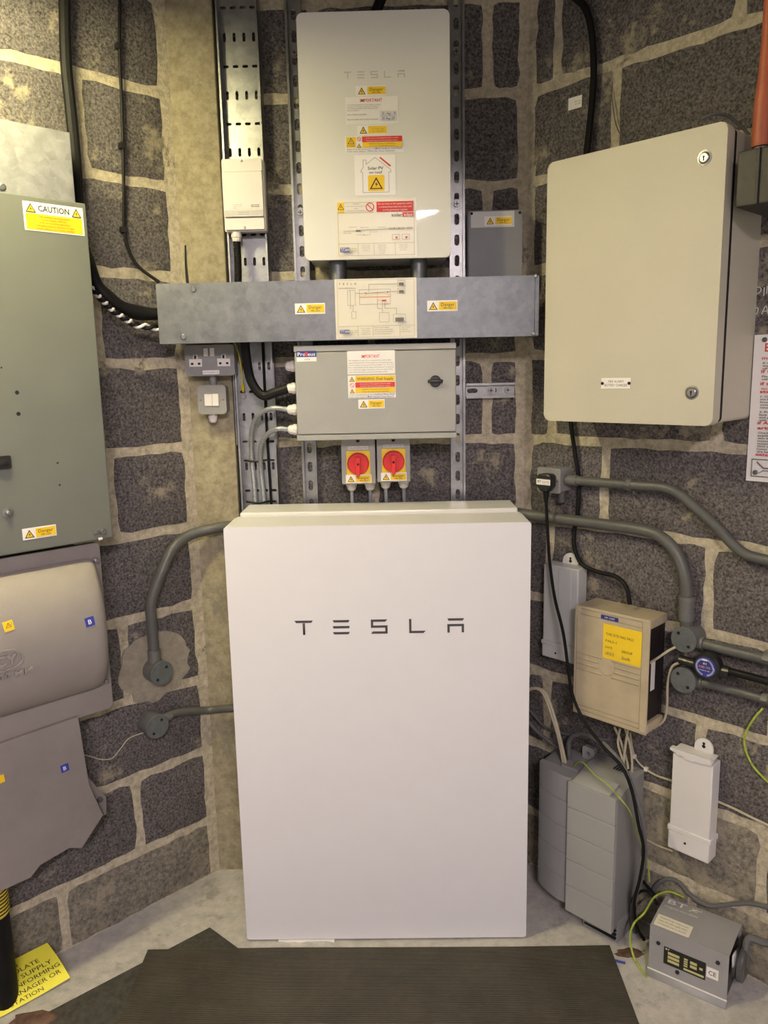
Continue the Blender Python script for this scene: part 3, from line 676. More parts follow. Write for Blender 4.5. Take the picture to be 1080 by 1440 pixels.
for k, ((q, z), m, lb) in enumerate(zip(i1+i2, ('braid', 'light_cable', 'braid', 'light_cable'), ('braided cable under the left gland of the left rotary isolator', 'plain grey cable under the right gland of the left rotary isolator', 'braided cable under the left gland of the right rotary isolator', 'plain grey cable under the right gland of the right rotary isolator'))):
    cable('cable', lb, BW, [(q, .055, z+.002), (q+.001, .055, z-.09), (q, .045, z-.30)], .0052, m, group='cables below the isolators', pix=False)

# ------------------------------------------------------------------ small boxes left and right of the gateway
x0, x1, z0, z1 = BW.rect(.09, (310, 222), (369, 221), (373, 325), (314, 323))
T = Thing('meter_box', 'small white plastic box fixed on the cable tray', 'electrical box', BW, ((x0+x1)/2, .046, z0))
T.part('body', MB().rbox(x0, x1, .0465, .075, z0, z1, .004, .002), 'white_plastic')
cv = T.part('cover', MB().rbox(x0+.003, x1-.003, .0755, .092, z0+.034, z1-.034, .003, .002), 'white_plastic')
T.part('lower_cover', MB().rbox(x0+.003, x1-.003, .0755, .086, z0+.003, z0+.032, .003, .002), 'white_plastic')
T.part('upper_cover', MB().rbox(x0+.003, x1-.003, .0755, .086, z1-.032, z1-.002, .003, .002), 'white_plastic')
screw_part(T, 'screw', (x0+x1)/2, z1-.007, .086, .003); screw_part(T, 'screw', (x0+x1)/2, z0+.008, .086, .003)
sticker(T, (x0+.004, x1-.004, z0+.036, z0+.049), .092, 'plate_grey', lambda p: p.lines('ink_soft', ['Supply meter', 'sealed unit'], .35, .65, .2, .9, .5, 'c', True), label='grey printed strip')
sticker(T, (x0+.026, x1-.012, z0+.052, z0+.066), .092, 'white_plastic', lambda p: (p.lines('ink_soft', ['Energy meter 230 V', 'conforms to 50 Hz', 'class B'], .02, .6, .05, .95, .5), p.frame('ink_soft', .7, .98, .3, .7, .02)), label='printed type plate')
ga, gb = BW.px(332, 326, .07); gland(T, (ga, .068, z0), (0, 0, -1), .0125, .027)
mb = MB(); n = 34; zt = z0-.024; zb = TZ1-.01
pts = [(ga+.003*math.sin(i/n*2.4), .068+.03*(i/n), zt+(zb-zt)*i/n) for i in range(n+1)]
mb.tube(pts, .0095, 10, 3, True, lambda t: 1.0+.09*math.sin(t*6.2832*26))
solo('corrugated_conduit', 'black corrugated flexible conduit between the small white box and the trunking', 'conduit', BW, (ga, .098, zb), mb, 'black_rubber', angle=80)

x0, x1, z0, z1 = BW.rect(.08, (659, 296), (735, 294), (735, 385), (659, 385)); z0 -= .012
T = Thing('junction_box', 'small dark grey metal box with taped label right of the upper white box', 'electrical box', BW, ((x0+x1)/2, 0, z0))
T.part('body', MB().rbox(x0, x1, .005, .074, z0, z1, .004, .002), 'box_grey')
T.part('lid', MB().rbox(x0+.0015, x1-.0015, .0745, .08, z0+.0015, z1-.0015, .004, .0015), 'box_grey')
for a, b in ((x0+.008, z1-.008), (x1-.008, z1-.008)): screw_part(T, 'screw', a, b, .08, .0035, 'black_matte')
sticker(T, (x0+.006, x1-.022, z1-.043, z1-.004), .08, 'plate_grey', None, label='crumpled shiny clear tape', name='clear_tape')
sticker(T, (x0+.041, x0+.112, z1-.039, z1-.016), .0812, 'sticker_cream', d_danger, label='faded Danger 400 volts sticker')

# ------------------------------------------------------------------ sockets on the pillar
x0, x1, z0, z1 = CW.rect(.05, (258, 485), (329, 485), (330, 527), (262, 530))
T = Thing('double_socket', 'grey metal-clad double socket on the pillar under the trunking', 'socket', CW, ((x0+x1)/2, 0, z0))
T.part('back_box', MB().rbox(x0+.002, x1-.002, .0005, .042, z0+.002, z1-.002, .006, .002), 'metalclad')
fp = T.part('face_plate', MB().rbox(x0, x1, .0425, .05, z0, z1, .006, .002), 'metalclad')
cx = (x0+x1)/2
for sx in (-1, 1):
    c = cx+sx*.0375; zc = z0+.038
    o = T.part('outlet', MB().box(c-.0065, c+.0065, .05, .0508, zc+.006, zc+.0195).box(c-.017, c+.017, .05, .0508, zc-.0135, zc+.0065), 'white_plastic')
    T.part('pin_slot', MB().box(c-.0027, c+.0027, .0508, .0511, zc+.007, zc+.0155).box(c-.0125, c-.006, .0508, .0511, zc-.0085, zc-.003).box(c+.006, c+.0125, .0508, .0511, zc-.0085, zc-.003), 'black_matte', o)
    T.part('rocker_switch', MB().box(cx+sx*.0085-.006, cx+sx*.0085+.006, .05, .0545, z1-.030, z1-.008, .001), 'white_plastic')
    screw_part(T, 'screw', cx+sx*.058, z0+.036, .05, .0022)
sticker(T, (cx-.022+.002, cx+.022+.002, z0+.004, z0+.0145), .05, 'sticker_white', lambda p: p.text('ink_soft', 'NOT FOR GENERAL USE', .06, .94, .5, .4), label='small white text label')
ax0, ax1, az0, az1 = CW.rect(.05, (277, 542), (317, 541), (319, 582), (279, 583))
sc = (ax0+ax1)/2
solo('conduit_stub', 'short conduit stub between the double socket and the fused spur on the pillar', 'conduit', CW, (sc, .024, az1), MB().cyl((sc, .024, az1+.0002), (sc, .024, z0-.0002), .0098), 'metalclad')
T = Thing('fused_spur', 'grey metal-clad square switch below the double socket on the pillar', 'switch', CW, (sc, 0, az0))
T.part('back_box', MB().rbox(ax0+.002, ax1-.002, .0005, .042, az0+.002, az1-.002, .008, .002), 'metalclad')
T.part('face_plate', MB().rbox(ax0, ax1, .0425, .05, az0, az1, .008, .002), 'metalclad')
mz = (az0+az1)/2
T.part('fuse_holder', MB().box(sc-.0195, sc+.001, .05, .053, mz-.0165, mz+.0155, .001), 'white_plastic'); T.part('rocker_switch', MB().box(sc+.0015, sc+.0185, .05, .054, mz-.0165, mz+.0155, .001), 'white_plastic')
for sx in (-1, 1): screw_part(T, 'screw', sc+sx*.030, mz, .05, .0022)
gland(T, (sc-.006, .024, az0+.002), (0, 0, -1), .0115, .026)

# ------------------------------------------------------------------ left wall: sage panel, steel duct, cast housing
PD = .15; px1 = (LW.px(122, 288, PD)[0]+LW.px(158, 755, PD)[0])/2; pz1 = (LW.px(122, 288, PD)[1]+LW.px(0, 268, PD)[1])/2; pz0 = LW.px(158, 756, PD)[1]
T = Thing('distribution_panel', 'large sage green steel panel with CAUTION sticker on the left wall', 'electrical panel', LW, (-.65, 0, pz0))
T.part('body', MB().box(-.95, px1-.03, .0005, PD-.012, pz0+.014, pz1-.012), 'sage')
fp = T.part('front_cover', MB().box(-.96, px1, PD-.011, PD, pz0, pz1, .003), 'sage')
def d_caut(p):
    p.rect('yellow_sticker', .03, .97, .40, .96); p.text('ink', 'CAUTION', .24, .76, .20, .20, bold=.035); p.tri(.12, .21, .32); p.tri(.88, .21, .32)
    p.lines('ink', ['This installation has wiring colours', 'to two versions of BS 7671.', 'Great care should be taken before', 'undertaking extension, alteration or repair', 'that all conductors are correctly identified.'], .08, .92, .43, .95, .55, 'c')
sticker(T, LW.rect(PD, (31, 281), (117, 294), (118, 333), (35, 322)), PD, 'sticker_white', d_caut, label='white and yellow CAUTION wiring colours sticker')
sticker(T, LW.rect(PD, (31, 744), (79, 737), (79, 753), (32, 760)), PD, 'sticker_white', d_danger, label='white and yellow Danger 400 volts sticker')
for u, v, r in ((24, 552, .0045), (26, 582, .0045), (2, 517, .002), (81, 651, .0024), (84, 682, .0024)):
    a, b = LW.px(u, v, PD); T.part('hole', MB().lathe((a, PD, b), (0, 1, 0), [(0, r), (.0003, r)], 12), 'black_matte', fp)
a, b = LW.px(11, 721, PD); T.part('bolt', MB().lathe((a, PD, b), (0, 1, 0), [(0, .012), (.002, .012), (.003, .007), (.008, .006), (.010, .003)], 16), 'steel')
a, b = LW.px(144, 747, PD); o = T.part('latch', MB().lathe((a, PD, b), (0, 1, 0), [(0, .0075), (.007, .0075), (.008, .006)], 6).box(a-.022, a-.006, PD, PD+.003, b-.005, b+.004, .001), 'steel')
T.part('seal_tag', MB().box(a-.012, a-.002, PD, PD+.004, b-.020, b-.014, .001), 'white_plastic', o)
a, b = LW.px(5, 650, PD); T.part('black_catch', MB().rbox(a-.02, a+.014, PD, PD+.006, b-.014, b+.014, .003, .001).box(a-.012, a+.008, PD+.006, PD+.010, b-.006, b+.006, .001), 'black_plastic')
T = Thing('steel_duct', 'bare galvanised steel duct above the sage green panel', 'duct', LW, (-.65, 0, 1.875))
T.part('body', MB().box(-.95, -.3275, .0005, .12, 1.873, 2.0265, .002), 'duct_steel')
a, b = LW.px(3, 263, .12); screw_part(T, 'screw', a, b, .12, .008, 'steel')

FD = .12; CX = (LW.px(120, 785, FD)[0]+LW.px(148, 960, FD)[0])/2+.006; cz0, cz1 = LW.px(148, 962, FD)[1], LW.px(118, 785, FD)[1]; BULGE = .095; fx1 = (LW.px(140, 762, FD)[0]+LW.px(158, 985, FD)[0])/2; fz0 = LW.px(125, 1005, FD)[1]; fz1 = min(pz0-.003, LW.px(140, 762, FD)[1])
T = Thing('switch_housing', 'grey cast metal switch housing with half-round cover below the sage panel', 'switchgear', LW, (-.65, 0, .66))
T.part('casting', MB().box(-.95, fx1-.04, .0005, FD-.012, fz0+.008, fz1-.005, .004), 'cast_grey')
fl = T.part('flange', MB().rbox(-.96, fx1, FD-.0115, FD, fz0, fz1, .010, .003), 'cast_grey')
def cov_d(x, z):
    zc, hz = (cz0+cz1)/2, (cz1-cz0)/2; t = max(-1, min(1, (z-zc)/hz)); return FD+BULGE*max(0, 1-abs(t)**2.3)**.62
def cover():
    mb = MB(); xs = [-.95, -.8, -.7, -.6, -.5, CX-.055]+[CX-.055+.055*math.sin(R(a)) for a in range(9, 91, 9)]; n = 30; rows = []
    zc, hz = (cz0+cz1)/2, (cz1-cz0)/2
    for x in xs:
        q = max(0, (x-CX+.055)/.055); e = max(0, 1-q**3)**(1/3); ez = 1-.06*(1-e)
        r = []
        for i in range(n+1):
            a = math.pi*i/n; t = math.cos(a); tt = math.copysign(abs(t)**.8, t); bd = max(0, 1-abs(tt)**2.3)**.62
            r.append((x, FD-.001+BULGE*bd*e, zc+hz*tt*ez))
        rows.append(r)
    vs = [p for r in rows for p in r]; m = n+1; fs = [(k*m+i, k*m+i+1, (k+1)*m+i+1, (k+1)*m+i) for k in range(len(rows)-1) for i in range(n)]
    fs.append(tuple(range(m-1, -1, -1))); fs.append(tuple((len(rows)-1)*m+i for i in range(m))); mb.add(vs, fs)
    return mb
co = T.part('half_round_cover', cover(), 'cast_cover', angle=60)
# raised maker's mark on the curved cover
ea, eb = LW.px(2, 926, FD+BULGE*.8)
pr = Print(ea-.075, ea+.036, eb-.022, eb+.022, .0002, 0, cov_d)
ov = [(.5+.5*math.copysign(abs(math.cos(t))**.55, math.cos(t)), .5+.5*math.copysign(abs(math.sin(t))**.8, math.sin(t))) for t in [6.2832*i/36 for i in range(37)]]
pr.line('cast_cover', ov, .026); pr.text('cast_cover', 'LUCY', .16, .90, .5, .5, bold=.04); pr.text('cast_cover', '500 MM', .40, 1.18, 1.30, .30, bold=.04)
def thicken(p, h):
    m = MB(); n = len(p.mb.v); m.v = [(x, d-.0006, z) for x, d, z in p.mb.v]+[(x, d+h, z) for x, d, z in p.mb.v]
    for f in p.mb.f:
        m.f.append(tuple(i+n for i in f)); k = len(f)
        for i in range(k): m.f.append((f[i], f[(i+1) % k], f[(i+1) % k]+n, f[i]+n))
    m.m = [0]*len(m.f); return m
pr.rotate(); T.part('raised_lettering', thicken(pr, .0045), 'cast_cover', co, solid=False)
def d_B(p): p.text('ink_white', 'B', .3, .68, .5, .5, bold=.03)
def d_tab(p): p.tri(.5, .4, .5); p.text('ink_soft', 'L2', .6, .9, .3, .3)
x_, z_ = LW.px(126, 874, FD+BULGE*.95)
for u, v, m, fn, lb in ((126, 874, 'ink_blue', d_B, 'small blue sticker with white B'), (13, 881, 'yellow_sticker', d_tab, 'small crumpled yellow sticker')):
    x, z = LW.px(u, v, FD+BULGE*.97); sticker(T, (x-.0105, x+.0105, z-.0105, z+.0105), 0, m, fn, label=lb, warp=cov_d, rot=6)
for u, v in ((134, 788), (148, 957)):
    a, b = LW.px(u, v, FD); T.part('bolt', MB().lathe((a, FD, b), (0, 1, 0), [(0, .010), (.003, .010), (.003, .006), (.010, .006), (.011, .004)], 6), 'steel')
LD = .13
lp = [LW.px(u, v, LD) for u, v in ((112, 1007), (123, 1105), (147, 1145), (115, 1195), (98, 1190), (55, 1215), (45, 1235))]
lp = [(-.95, fz0-.004)]+lp+[(-.647, .331), (-.95, .331)]
lb_ = T.part('cable_box', MB().prism(lp, .012, LD, 'd', .004), 'cast_grey')
ear = [LW.px(u, v, .10) for u, v in ((118, 1085), (137, 1108), (150, 1120), (150, 1146), (130, 1150))]
T.part('fixing_ear', MB().prism(ear, .085, .10, 'd', .002), 'cast_grey')
a, b = LW.px(140, 1124, .10); T.part('bolt', MB().lathe((a, .10, b), (0, 1, 0), [(0, .007), (.005, .007), (.006, .005)], 8), 'galvanised_dark')
for u, v, m, fn, lb in ((91, 1080, 'ink_blue', d_B, 'small blue sticker with white B'), (0, 1096, 'yellow_sticker', None, 'small yellow sticker at the cable box edge')):
    x, z = LW.px(u, v, LD); sticker(T, (x-.0095, x+.0095, z-.0095, z+.0095), LD, m, fn, label=lb, rot=5)
# supply cable below the housing
T = Thing('supply_cable', 'thick black supply cable with yellow ribbed sleeve below the cast housing', 'cable', LW, (-.656, .07, 0))
T.part('black_sheath', MB().cyl((-.656, .07, 0.0), (-.656, .07, .26), .036, seg=24), 'black_rubber')
mb = MB()
prof = []; zz = .245
while zz < .335: prof += [(zz, .037), (zz+.004, .039), (zz+.008, .037)]; zz += .009
mb.lathe((-.656, .07, 0), (0, 0, 1), prof, 24); o = T.part('ribbed_sleeve', mb, 'heat_yellow', label='yellow and black ribbed sleeve', angle=20)
for i in range(1, 9): T.part('black_band', MB().cyl((-.656, .07, .2445+i*.009), (-.656, .07, .2475+i*.009), .0388, seg=24), 'black_rubber', o)

# ------------------------------------------------------------------ round conduit boxes on the left wall
def jbox(T, F, u, v, r, d0, d1, m='conduit_light', lidm='lid_grey', th=.8, name='junction_box'):
    x, z = F.px(u, v, d1); o = T.part(name, MB().lathe((x, d0, z), (0, 1, 0), [(0, r), (d1-d0-.006, r), (d1-d0-.0055, r*.97)], 28), m)
    T.part('lid', MB().lathe((x, d1-.0055, z), (0, 1, 0), [(0, r*1.02), (.004, r*1.02), (.0055, r*.98)], 28), lidm, o)
    for s in (1, -1): T.part('screw', MB().lathe((x+s*r*.62*math.cos(th), d1, z+s*r*.62*math.sin(th)), (0, 1, 0), [(0, .0042), (.0012, .0036)], 10), 'black_matte', o)
    return x, z
def conv(Fa, Fb, p):
    q = Fa.world(*p)-Fb.o; return (q.dot(Fb.x), -q.dot(Fb.y), q.z)
T = Thing('conduit', 'grey conduit bending down from the battery to a round box on the left wall', 'conduit', LW, (LW.px(228, 947, .05)[0], 0, LW.px(228, 985, .0)[1]))
jx, jz = jbox(T, LW, 228, 947, .033, .001, .052)
jx -= .006
pts = [(jx, .026, jz+.046), (jx, .026, jz+.14), (jx+.004, .026, jz+.20)]+[LW.p3(u, v, .03) for u, v in ((229, 800), (243, 772), (266, 753))]+[conv(CW, LW, CW.p3(u, v, d)) for u, v, d in ((298, 744, .03), (330, 739, .04), (372, 737, .05))]
T.part('pipe', MB().tube(pts, .0148, 14), 'conduit_grey')
T.part('coupler', MB().cyl((jx, .026, jz+.024), (jx, .026, jz+.062), .0172, seg=18), 'conduit_light')
T = Thing('conduit', 'short grey conduit from the battery side to the lower round box on the left wall', 'conduit', LW, (LW.px(222, 1022, .05)[0], 0, LW.px(222, 1060, 0)[1]))
jx, jz = jbox(T, LW, 222, 1022, .033, .001, .052, th=.9)
pts = [(jx+.02, .026, jz+.004), (jx+.07, .026, jz+.010)]+[conv(CW, LW, CW.p3(u, v, d)) for u, v, d in ((290, 999, .03), (325, 996, .04), (372, 996, .05))]
T.part('pipe', MB().tube(pts, .0115, 14), 'conduit_grey')
T.part('spout', MB().cyl((jx+.02, .026, jz+.004), (jx+.055, .026, jz+.008), .0145, .0125, seg=16), 'conduit_light')
pcx, pcz = LW.px(219, 936); pp = []
for i in range(36):
    a = 6.2832*i/36; k = 1+.22*noise.noise(Vector((math.cos(a)*2.5, math.sin(a)*2.5, 4)))+.06*noise.noise(Vector((math.cos(a)*9, math.sin(a)*9, 2))); pp.append((pcx+.103*k*math.cos(a), pcz+.097*k*math.sin(a)))
o = bpy.data.objects.new('plaster_patch', mesh_of('plaster_patch', MB().prism(pp, .0, .0045), 'plaster_patch')); col.objects.link(o); o.parent = wl
cable('wire', 'thin pale wire hanging from the lower round box on the left wall', LW, [(112, 1060, .012), (128, 1064, .012), (143, 1068, .01), (158, 1066, .01), (170, 1052, .01), (182, 1038, .01), (206, 1029, .014)], .0016, 'cream_wire', 'wire')

# ------------------------------------------------------------------ cables on the left
def clipped(name, label, F, pts, r, m, clips, cm='black_plastic'):
    P = [F.p3(*p) for p in pts]; lo = min(P, key=lambda p: p[2]); T = Thing(name, label, 'cable', F, lo); T.part('sheath', MB().tube(P, r, 10), m)
    for u, v, d in clips:
        x, dd, z = F.p3(u, v, d); T.part('clip', MB().box(x-r*2.1, x+r*1.25, .0005, d+r*1.35, z-r*1.1-.002, z+r*1.1+.002, .001), cm)
    return T
clipped('cable', 'thick black cable rising behind the steel duct on the left wall', LW, [(91, -30, .03), (91, 20, .03), (93, 90, .03), (99, 150, .03), (104, 200, .03), (108, 250, .03), (110, 300, .03)], .0135, 'black_rubber', [])
a, _, b = LW.p3(102, 185, .03)
clipped('cable', 'thin black clipped cable dropping to the left end of the trunking', LW, [(169, -20, .012), (168, 65, .012), (171, 140, .012), (173, 205, .012), (174, 270, .012), (175, 325, .012), (181, 352, .016), (196, 376, .03), (224, 397, .06)], .0042, 'black_rubber', [(168, 65, .012), (173, 205, .012), (175, 323, .012)])
ex = conv(BW, LW, (TX0+.03, .15, (TZ0+TZ1)/2+.0)); z1_, z2_ = LW.px(215, 441, .05)[1], LW.px(215, 466, .05)[1]
def gooff(pts, end): return [LW.p3(*p) for p in pts]+[end]
P = gooff([(112, 340, .04), (132, 392, .05), (150, 417, .055), (175, 433, .055), (203, 441, .055)], (ex[0], ex[1], z1_))
solo('cable', 'fat black taped cable bundle entering the left end of the trunking', 'cable', LW, P[-1], MB().tube(P, .0165, 12, rfun=lambda t: 1+.12*math.sin(t*19)), 'black_rubber')
P = [Vector(p) for p in gooff([(112, 385, .06), (138, 416, .07), (160, 438, .075), (190, 457, .075)], (ex[0], ex[1]+.015, z2_))]
T = Thing('twisted_cable', 'black and white twisted pair cable under the fat black bundle', 'cable', LW, tuple(P[-1]))
def twist(ph):
    out = []; n = 90
    for i in range(n+1):
        t = i/n*(len(P)-1); k = min(int(t), len(P)-2); q = P[k].lerp(P[k+1], t-k); a = t*15+ph
        out.append((q.x, q.y+.005*math.cos(a), q.z+.005*math.sin(a)))
    return out
T.part('black_core', MB().tube(twist(0), .0048, 8, 1), 'black_rubber'); T.part('white_core', MB().tube(twist(math.pi), .0036, 8, 1), 'ink_white')
a, b = CW.px(264, 399, .09); a2, b2 = CW.px(259, 345, .09)
solo('antenna_rod', 'thin black aerial rod standing on the trunking before the pillar', 'antenna', CW, (a, .09, TZ1), MB().tube([(a, .09, TZ1-.0005), ((a+a2)/2, .09, (TZ1+b2)/2), (a2+.003, .09, b2)], .0042, 8, rfun=lambda t: 1-.45*t), 'black_plastic')
cable('cable', 'black cable end above the white glass-fronted box', BW, [(522, 30, .08), (532, 8, .08), (545, -25, .07)], .013, 'black_rubber')
# cables below the trunking, on the tray
gx = ex0-.031
cable('cable', 'thick black cable looping from the trunking into the second gland', BW, [BW.p3(344, 470, .14), BW.p3(346, 500, .12), BW.p3(353, 535, .11), BW.p3(369, 556, .115), BW.p3(387, 552, .12), (gx+.004, .12, GL[1])], .0125, 'black_rubber', pix=False, seg=10)
cable('cable', 'clear braided cable from the third gland down the tray', BW, [(gx+.004, .12, GL[2]), BW.p3(385, 574, .12), BW.p3(366, 582, .10), BW.p3(355, 602, .07), BW.p3(354, 640, .032), BW.p3(358, 690, .03), BW.p3(362, 760, .03)], .0068, 'braid', pix=False, seg=10)
cable('cable', 'clear braided cable from the lowest gland down the tray', BW, [(gx+.004, .12, GL[3]), BW.p3(392, 603, .12), BW.p3(377, 610, .10), BW.p3(367, 628, .07), BW.p3(367, 660, .032), BW.p3(371, 700, .03), BW.p3(374, 760, .03)], .0068, 'braid', pix=False, seg=10)
cable('cable', 'thin black cable running straight down the tray', BW, [(369, 470, .03), (372, 540, .025), (376, 620, .025), (381, 700, .025), (384, 760, .025)], .0038, 'black_rubber')
for zt_, u in ((BW.px(365, 648, .03)[1], 1), (BW.px(368, 706, .03)[1], 0)):
    solo('cable_tie', 'black cable tie across the two braided cables, %s' % ('upper' if u else 'just above the battery'), 'cable tie', BW, ((tx0+tx1)/2, .02, zt_), MB().tube([(tx0+.012, .021, zt_), (tx0+.02, .037, zt_+.002), (tx0+.045, .042, zt_-.001), (tx0+.06, .042, zt_), (tx0+.075, .03, zt_+.002), (tx0+.095, .021, zt_)], .0026, 6), 'black_plastic')
T = Thing('earth_wire', 'yellow earth wire bolted to the tray beside the double socket', 'wire', BW, BW.p3(343, 556, .03))
T.part('wire', MB().tube([BW.p3(330, 482, .07), BW.p3(336, 500, .06), BW.p3(340, 525, .05), BW.p3(341, 545, .035)], .0022), 'earth_yellow')
T.part('crimp', MB().tube([BW.p3(341, 540, .035), BW.p3(342, 551, .028)], .0042), 'yellow_plate')
a, _, b = BW.p3(343, 557, .0195); T.part('bolt', MB().lathe((a, .0195, b), (0, 1, 0), [(0, .009), (.002, .009), (.002, .0065), (.008, .006)], 8), 'steel')

# ------------------------------------------------------------------ right wall: fire alarm cabinet
KD = .20; kx0, kx1, kz0, kz1 = .200, .612, 1.366, 1.955
T = Thing('beige_cabinet', 'large beige steel cabinet with two key locks on the right wall', 'cabinet', RW, ((kx0+kx1)/2, 0, kz0))
T.part('body', MB().rbox(kx0+.004, kx1-.002, .0005, KD-.051, kz0+.004, kz1-.004, .010, .003), 'cabinet_beige')
T.part('gasket', MB().rbox(kx0+.004, kx1-.0025, KD-.0509, KD-.034, kz0+.005, kz1-.005, .010), 'black_matte')
do = T.part('door', MB().rbox(kx0, kx1, KD-.0339, KD, kz0, kz1, .014, .006), 'cabinet_beige')
for u, v in ((991, 222), (973, 552)):
    a, b = RW.px(u, v, KD)
    o = T.part('lock', MB().lathe((a, KD-.001, b), (0, 1, 0), [(0, .0145), (.0022, .0145), (.0026, .0115), (.0015, .0105), (.005, .0095), (.006, .008)], 24), 'steel')
    T.part('keyhole', MB().lathe((a, KD+.005, b+.0015), (0, 1, 0), [(0, .0022), (.0004, .002)], 10).box(a-.001, a+.001, KD+.005, KD+.0054, b-.006, b+.001), 'black_matte', o)
def d_fire(p): p.text('ink_soft', 'FIRE ALARM', .25, .76, .32, .24); p.text('ink_soft', 'BATTERY CHARGER', .12, .90, .68, .24)
rc = RW.rect(KD, (846, 532), (887, 531), (887, 546), (846, 547)); o = sticker(T, rc, KD, 'sticker_white', d_fire, label='small engraved white plate', name='name_plate', th=.0015)
for s in (0, 1): T.part('screw', screw(rc[s]+(.003 if s == 0 else -.003), (rc[2]+rc[3])/2, KD+.0015, .0035), 'black_matte', o)
# steel box with orange cable at the right edge
T = Thing('cable_end_box', 'dark galvanised box with orange sheathed cables beside the beige cabinet', 'electrical box', RW, (.66, .05, 1.79))
T.part('body', MB().box(.634, .712, .06, .20, 1.79, 1.893, .003), 'box_steel')
T.part('corner_seam', MB().box(.671, .677, .2, .204, 1.79, 1.893, .0015), 'box_steel')
for x, c in ((.659, 0), (.700, 1)):
    T.part('collar', MB().lathe((x, .15, 1.893), (0, 0, 1), [(0, .0165), (.010, .0165), (.012, .013), (.02, .013)], 20), 'galvanised_dark')
    mb = MB(); mb.lathe((x, .15, 1.905), (0, 0, 1), [(0, .019), (.006, .020), (.05, .0195), (.085, .0185), (.13, .0145), (.18, .0125), (.40, .012), (.70, .012)], 20); T.part('orange_sleeve', mb, 'orange_sheath' if not c else 'orange_heavy', label='orange heat-shrink sleeve', angle=70)
# electric shock poster, chalk marks, white sticker
def d_shock(p):
    p.text('ink_red', 'ELECTRIC SHOCK', .10, .92, .085, .055, bold=.03)
    y = .155
    for kind, t in (('h', 'make the area safe'), ('t', 'If the casualty is in contact with'), ('t', 'the shock source switch'), ('t', 'off the current at once'), ('h', 'if the casualty is breathing'), ('t', 'Place casualty at rest and'), ('t', 'call medical help'), ('s', ''), ('h', 'if the casualty is unconscious'), ('r', 'Get someone to send for help'), ('h', 'start artificial respiration'),
                    ('t', '1. Check airway is'), ('t', 'not blocked. Remove'), ('t', 'loose fitting dentures'), ('t', 'vomit etc. Lift the'), ('t', "casualty's neck"), ('s', ''), ('t', '2. Press head well'), ('t', 'back with one hand'), ('t', 'and pull the chin up'), ('t', 'with the other'), ('h', 'if AFTER this there is no breathing'), ('h', 'artificial respiration'),
                    ('t', 'Check carotid pulse,'), ('t', 'pupils of eyes and'), ('t', 'skin bluish-grey'), ('t', 'means that the heart'), ('t', 'stopped beating'), ('t', 'Give the casualty'), ('t', 'lower part of the'), ('t', 'the left with a palm'), ('h', 'external chest compression')):
        if kind == 'h': p.text('ink_red', t, .08, .08+.028*len(t), y, .021, 'l', bold=.04); y += .034
        elif kind == 's': y += .012
        else: p.text('ink' if kind == 't' else 'ink_red', t, .09, .09+.0165*len(t), y, .012, 'l', bold=.02); y += .0185
    p.frame('ink', .05, .95, y, .965, .006); p.line('ink', [(.10, y+.02), (.16, y+.06), (.26, y+.06), (.34, y+.02), (.45, y+.03)], .008); p.line('ink', [(.12, .94), (.16, .92), (.5, .92)], .006)
pz0, pz1, pxa = 1.232, 1.553, .6125
T = Thing('safety_poster', 'white electric shock first aid poster with red headings at the photo edge', 'poster', RW, (.72, 0, pz0))
sticker(T, (pxa, pxa+.235, pz0, pz1), .0055, 'sticker_white', d_shock, name='sheet', th=.0015)
for a, b in ((pxa+.022, pz1-.011), (pxa+.020, pz0+.020)): T.part('fixing_pin', MB().lathe((a, .007, b), (0, 1, 0), [(0, .0055), (.003, .005), (.005, .003)], 12), 'galvanised_dark')
def stroke(lines, d, w):
    mb = MB()
    for ln in lines: mb.tube([RW.p3(u, v, d) for u, v in ln], w, 5, 4)
    return mb
o = bpy.data.objects.new('chalk_writing', mesh_of('chalk_writing', stroke([[(1060, 405), (1068, 404), (1070, 409), (1062, 415)], [(1075, 404), (1074, 416)], [(1079, 402), (1078, 413)], [(1058, 442), (1064, 441), (1066, 434), (1060, 433)], [(1071, 442), (1077, 430), (1080, 442)], [(1073, 438), (1080, 437)]], .0046, .0011), 'chalk')); col.objects.link(o); o.parent = wr; o['label'] = 'white chalk lettering'
rc = RW.rect(.005, (799, 138), (819, 134), (818, 151), (800, 155)); cx, cz = (rc[0]+rc[1])/2, (rc[2]+rc[3])/2
def d_tag(p): p.lines('ink_soft', ['Block', '4 off'], .5, .92, .3, .75, .5, 'l', True)
T = Thing('wall_sticker', 'small white printed sticker on a block above the beige cabinet', 'sticker', RW, (cx, 0, rc[2]))
sticker(T, rc, .005, 'sticker_white', d_tag, name='paper')

# ------------------------------------------------------------------ right wall: socket, plug, conduits
x0, x1, z0, z1 = RW.rect(.06, (755, 656), (788, 660), (788, 696), (756, 690))
T = Thing('plug_socket', 'grey metal-clad single socket on the right wall by the corner', 'socket', RW, ((x0+x1)/2, 0, z0))
T.part('back_box', MB().rbox(x0+.002, x1-.002, .0005, .052, z0+.002, z1-.002, .006, .002), 'metalclad')
T.part('face_plate', MB().rbox(x0, x1, .0525, .06, z0, z1, .006, .002), 'metalclad')
T.part('rear_spout', MB().cyl((x0+.055, .025, z0+.003), (x0+.055, .025, z0-.028), .0105), 'conduit_grey')
screw_part(T, 'screw', x1-.009, (z0+z1)/2, .06, .0025)
qx, qz = RW.px(765, 678, .085)
T = Thing('mains_plug', 'black moulded mains plug with white label in the single socket', 'plug', RW, (qx, .06, qz-.03))
T.part('body', MB().prism([(qx-.022, qz+.016), (qx-.015, qz+.022), (qx+.015, qz+.022), (qx+.022, qz+.016), (qx+.022, qz-.012), (qx+.010, qz-.026), (qx-.010, qz-.026), (qx-.022, qz-.012)], .0605, .088, 'd', .004), 'black_plastic')
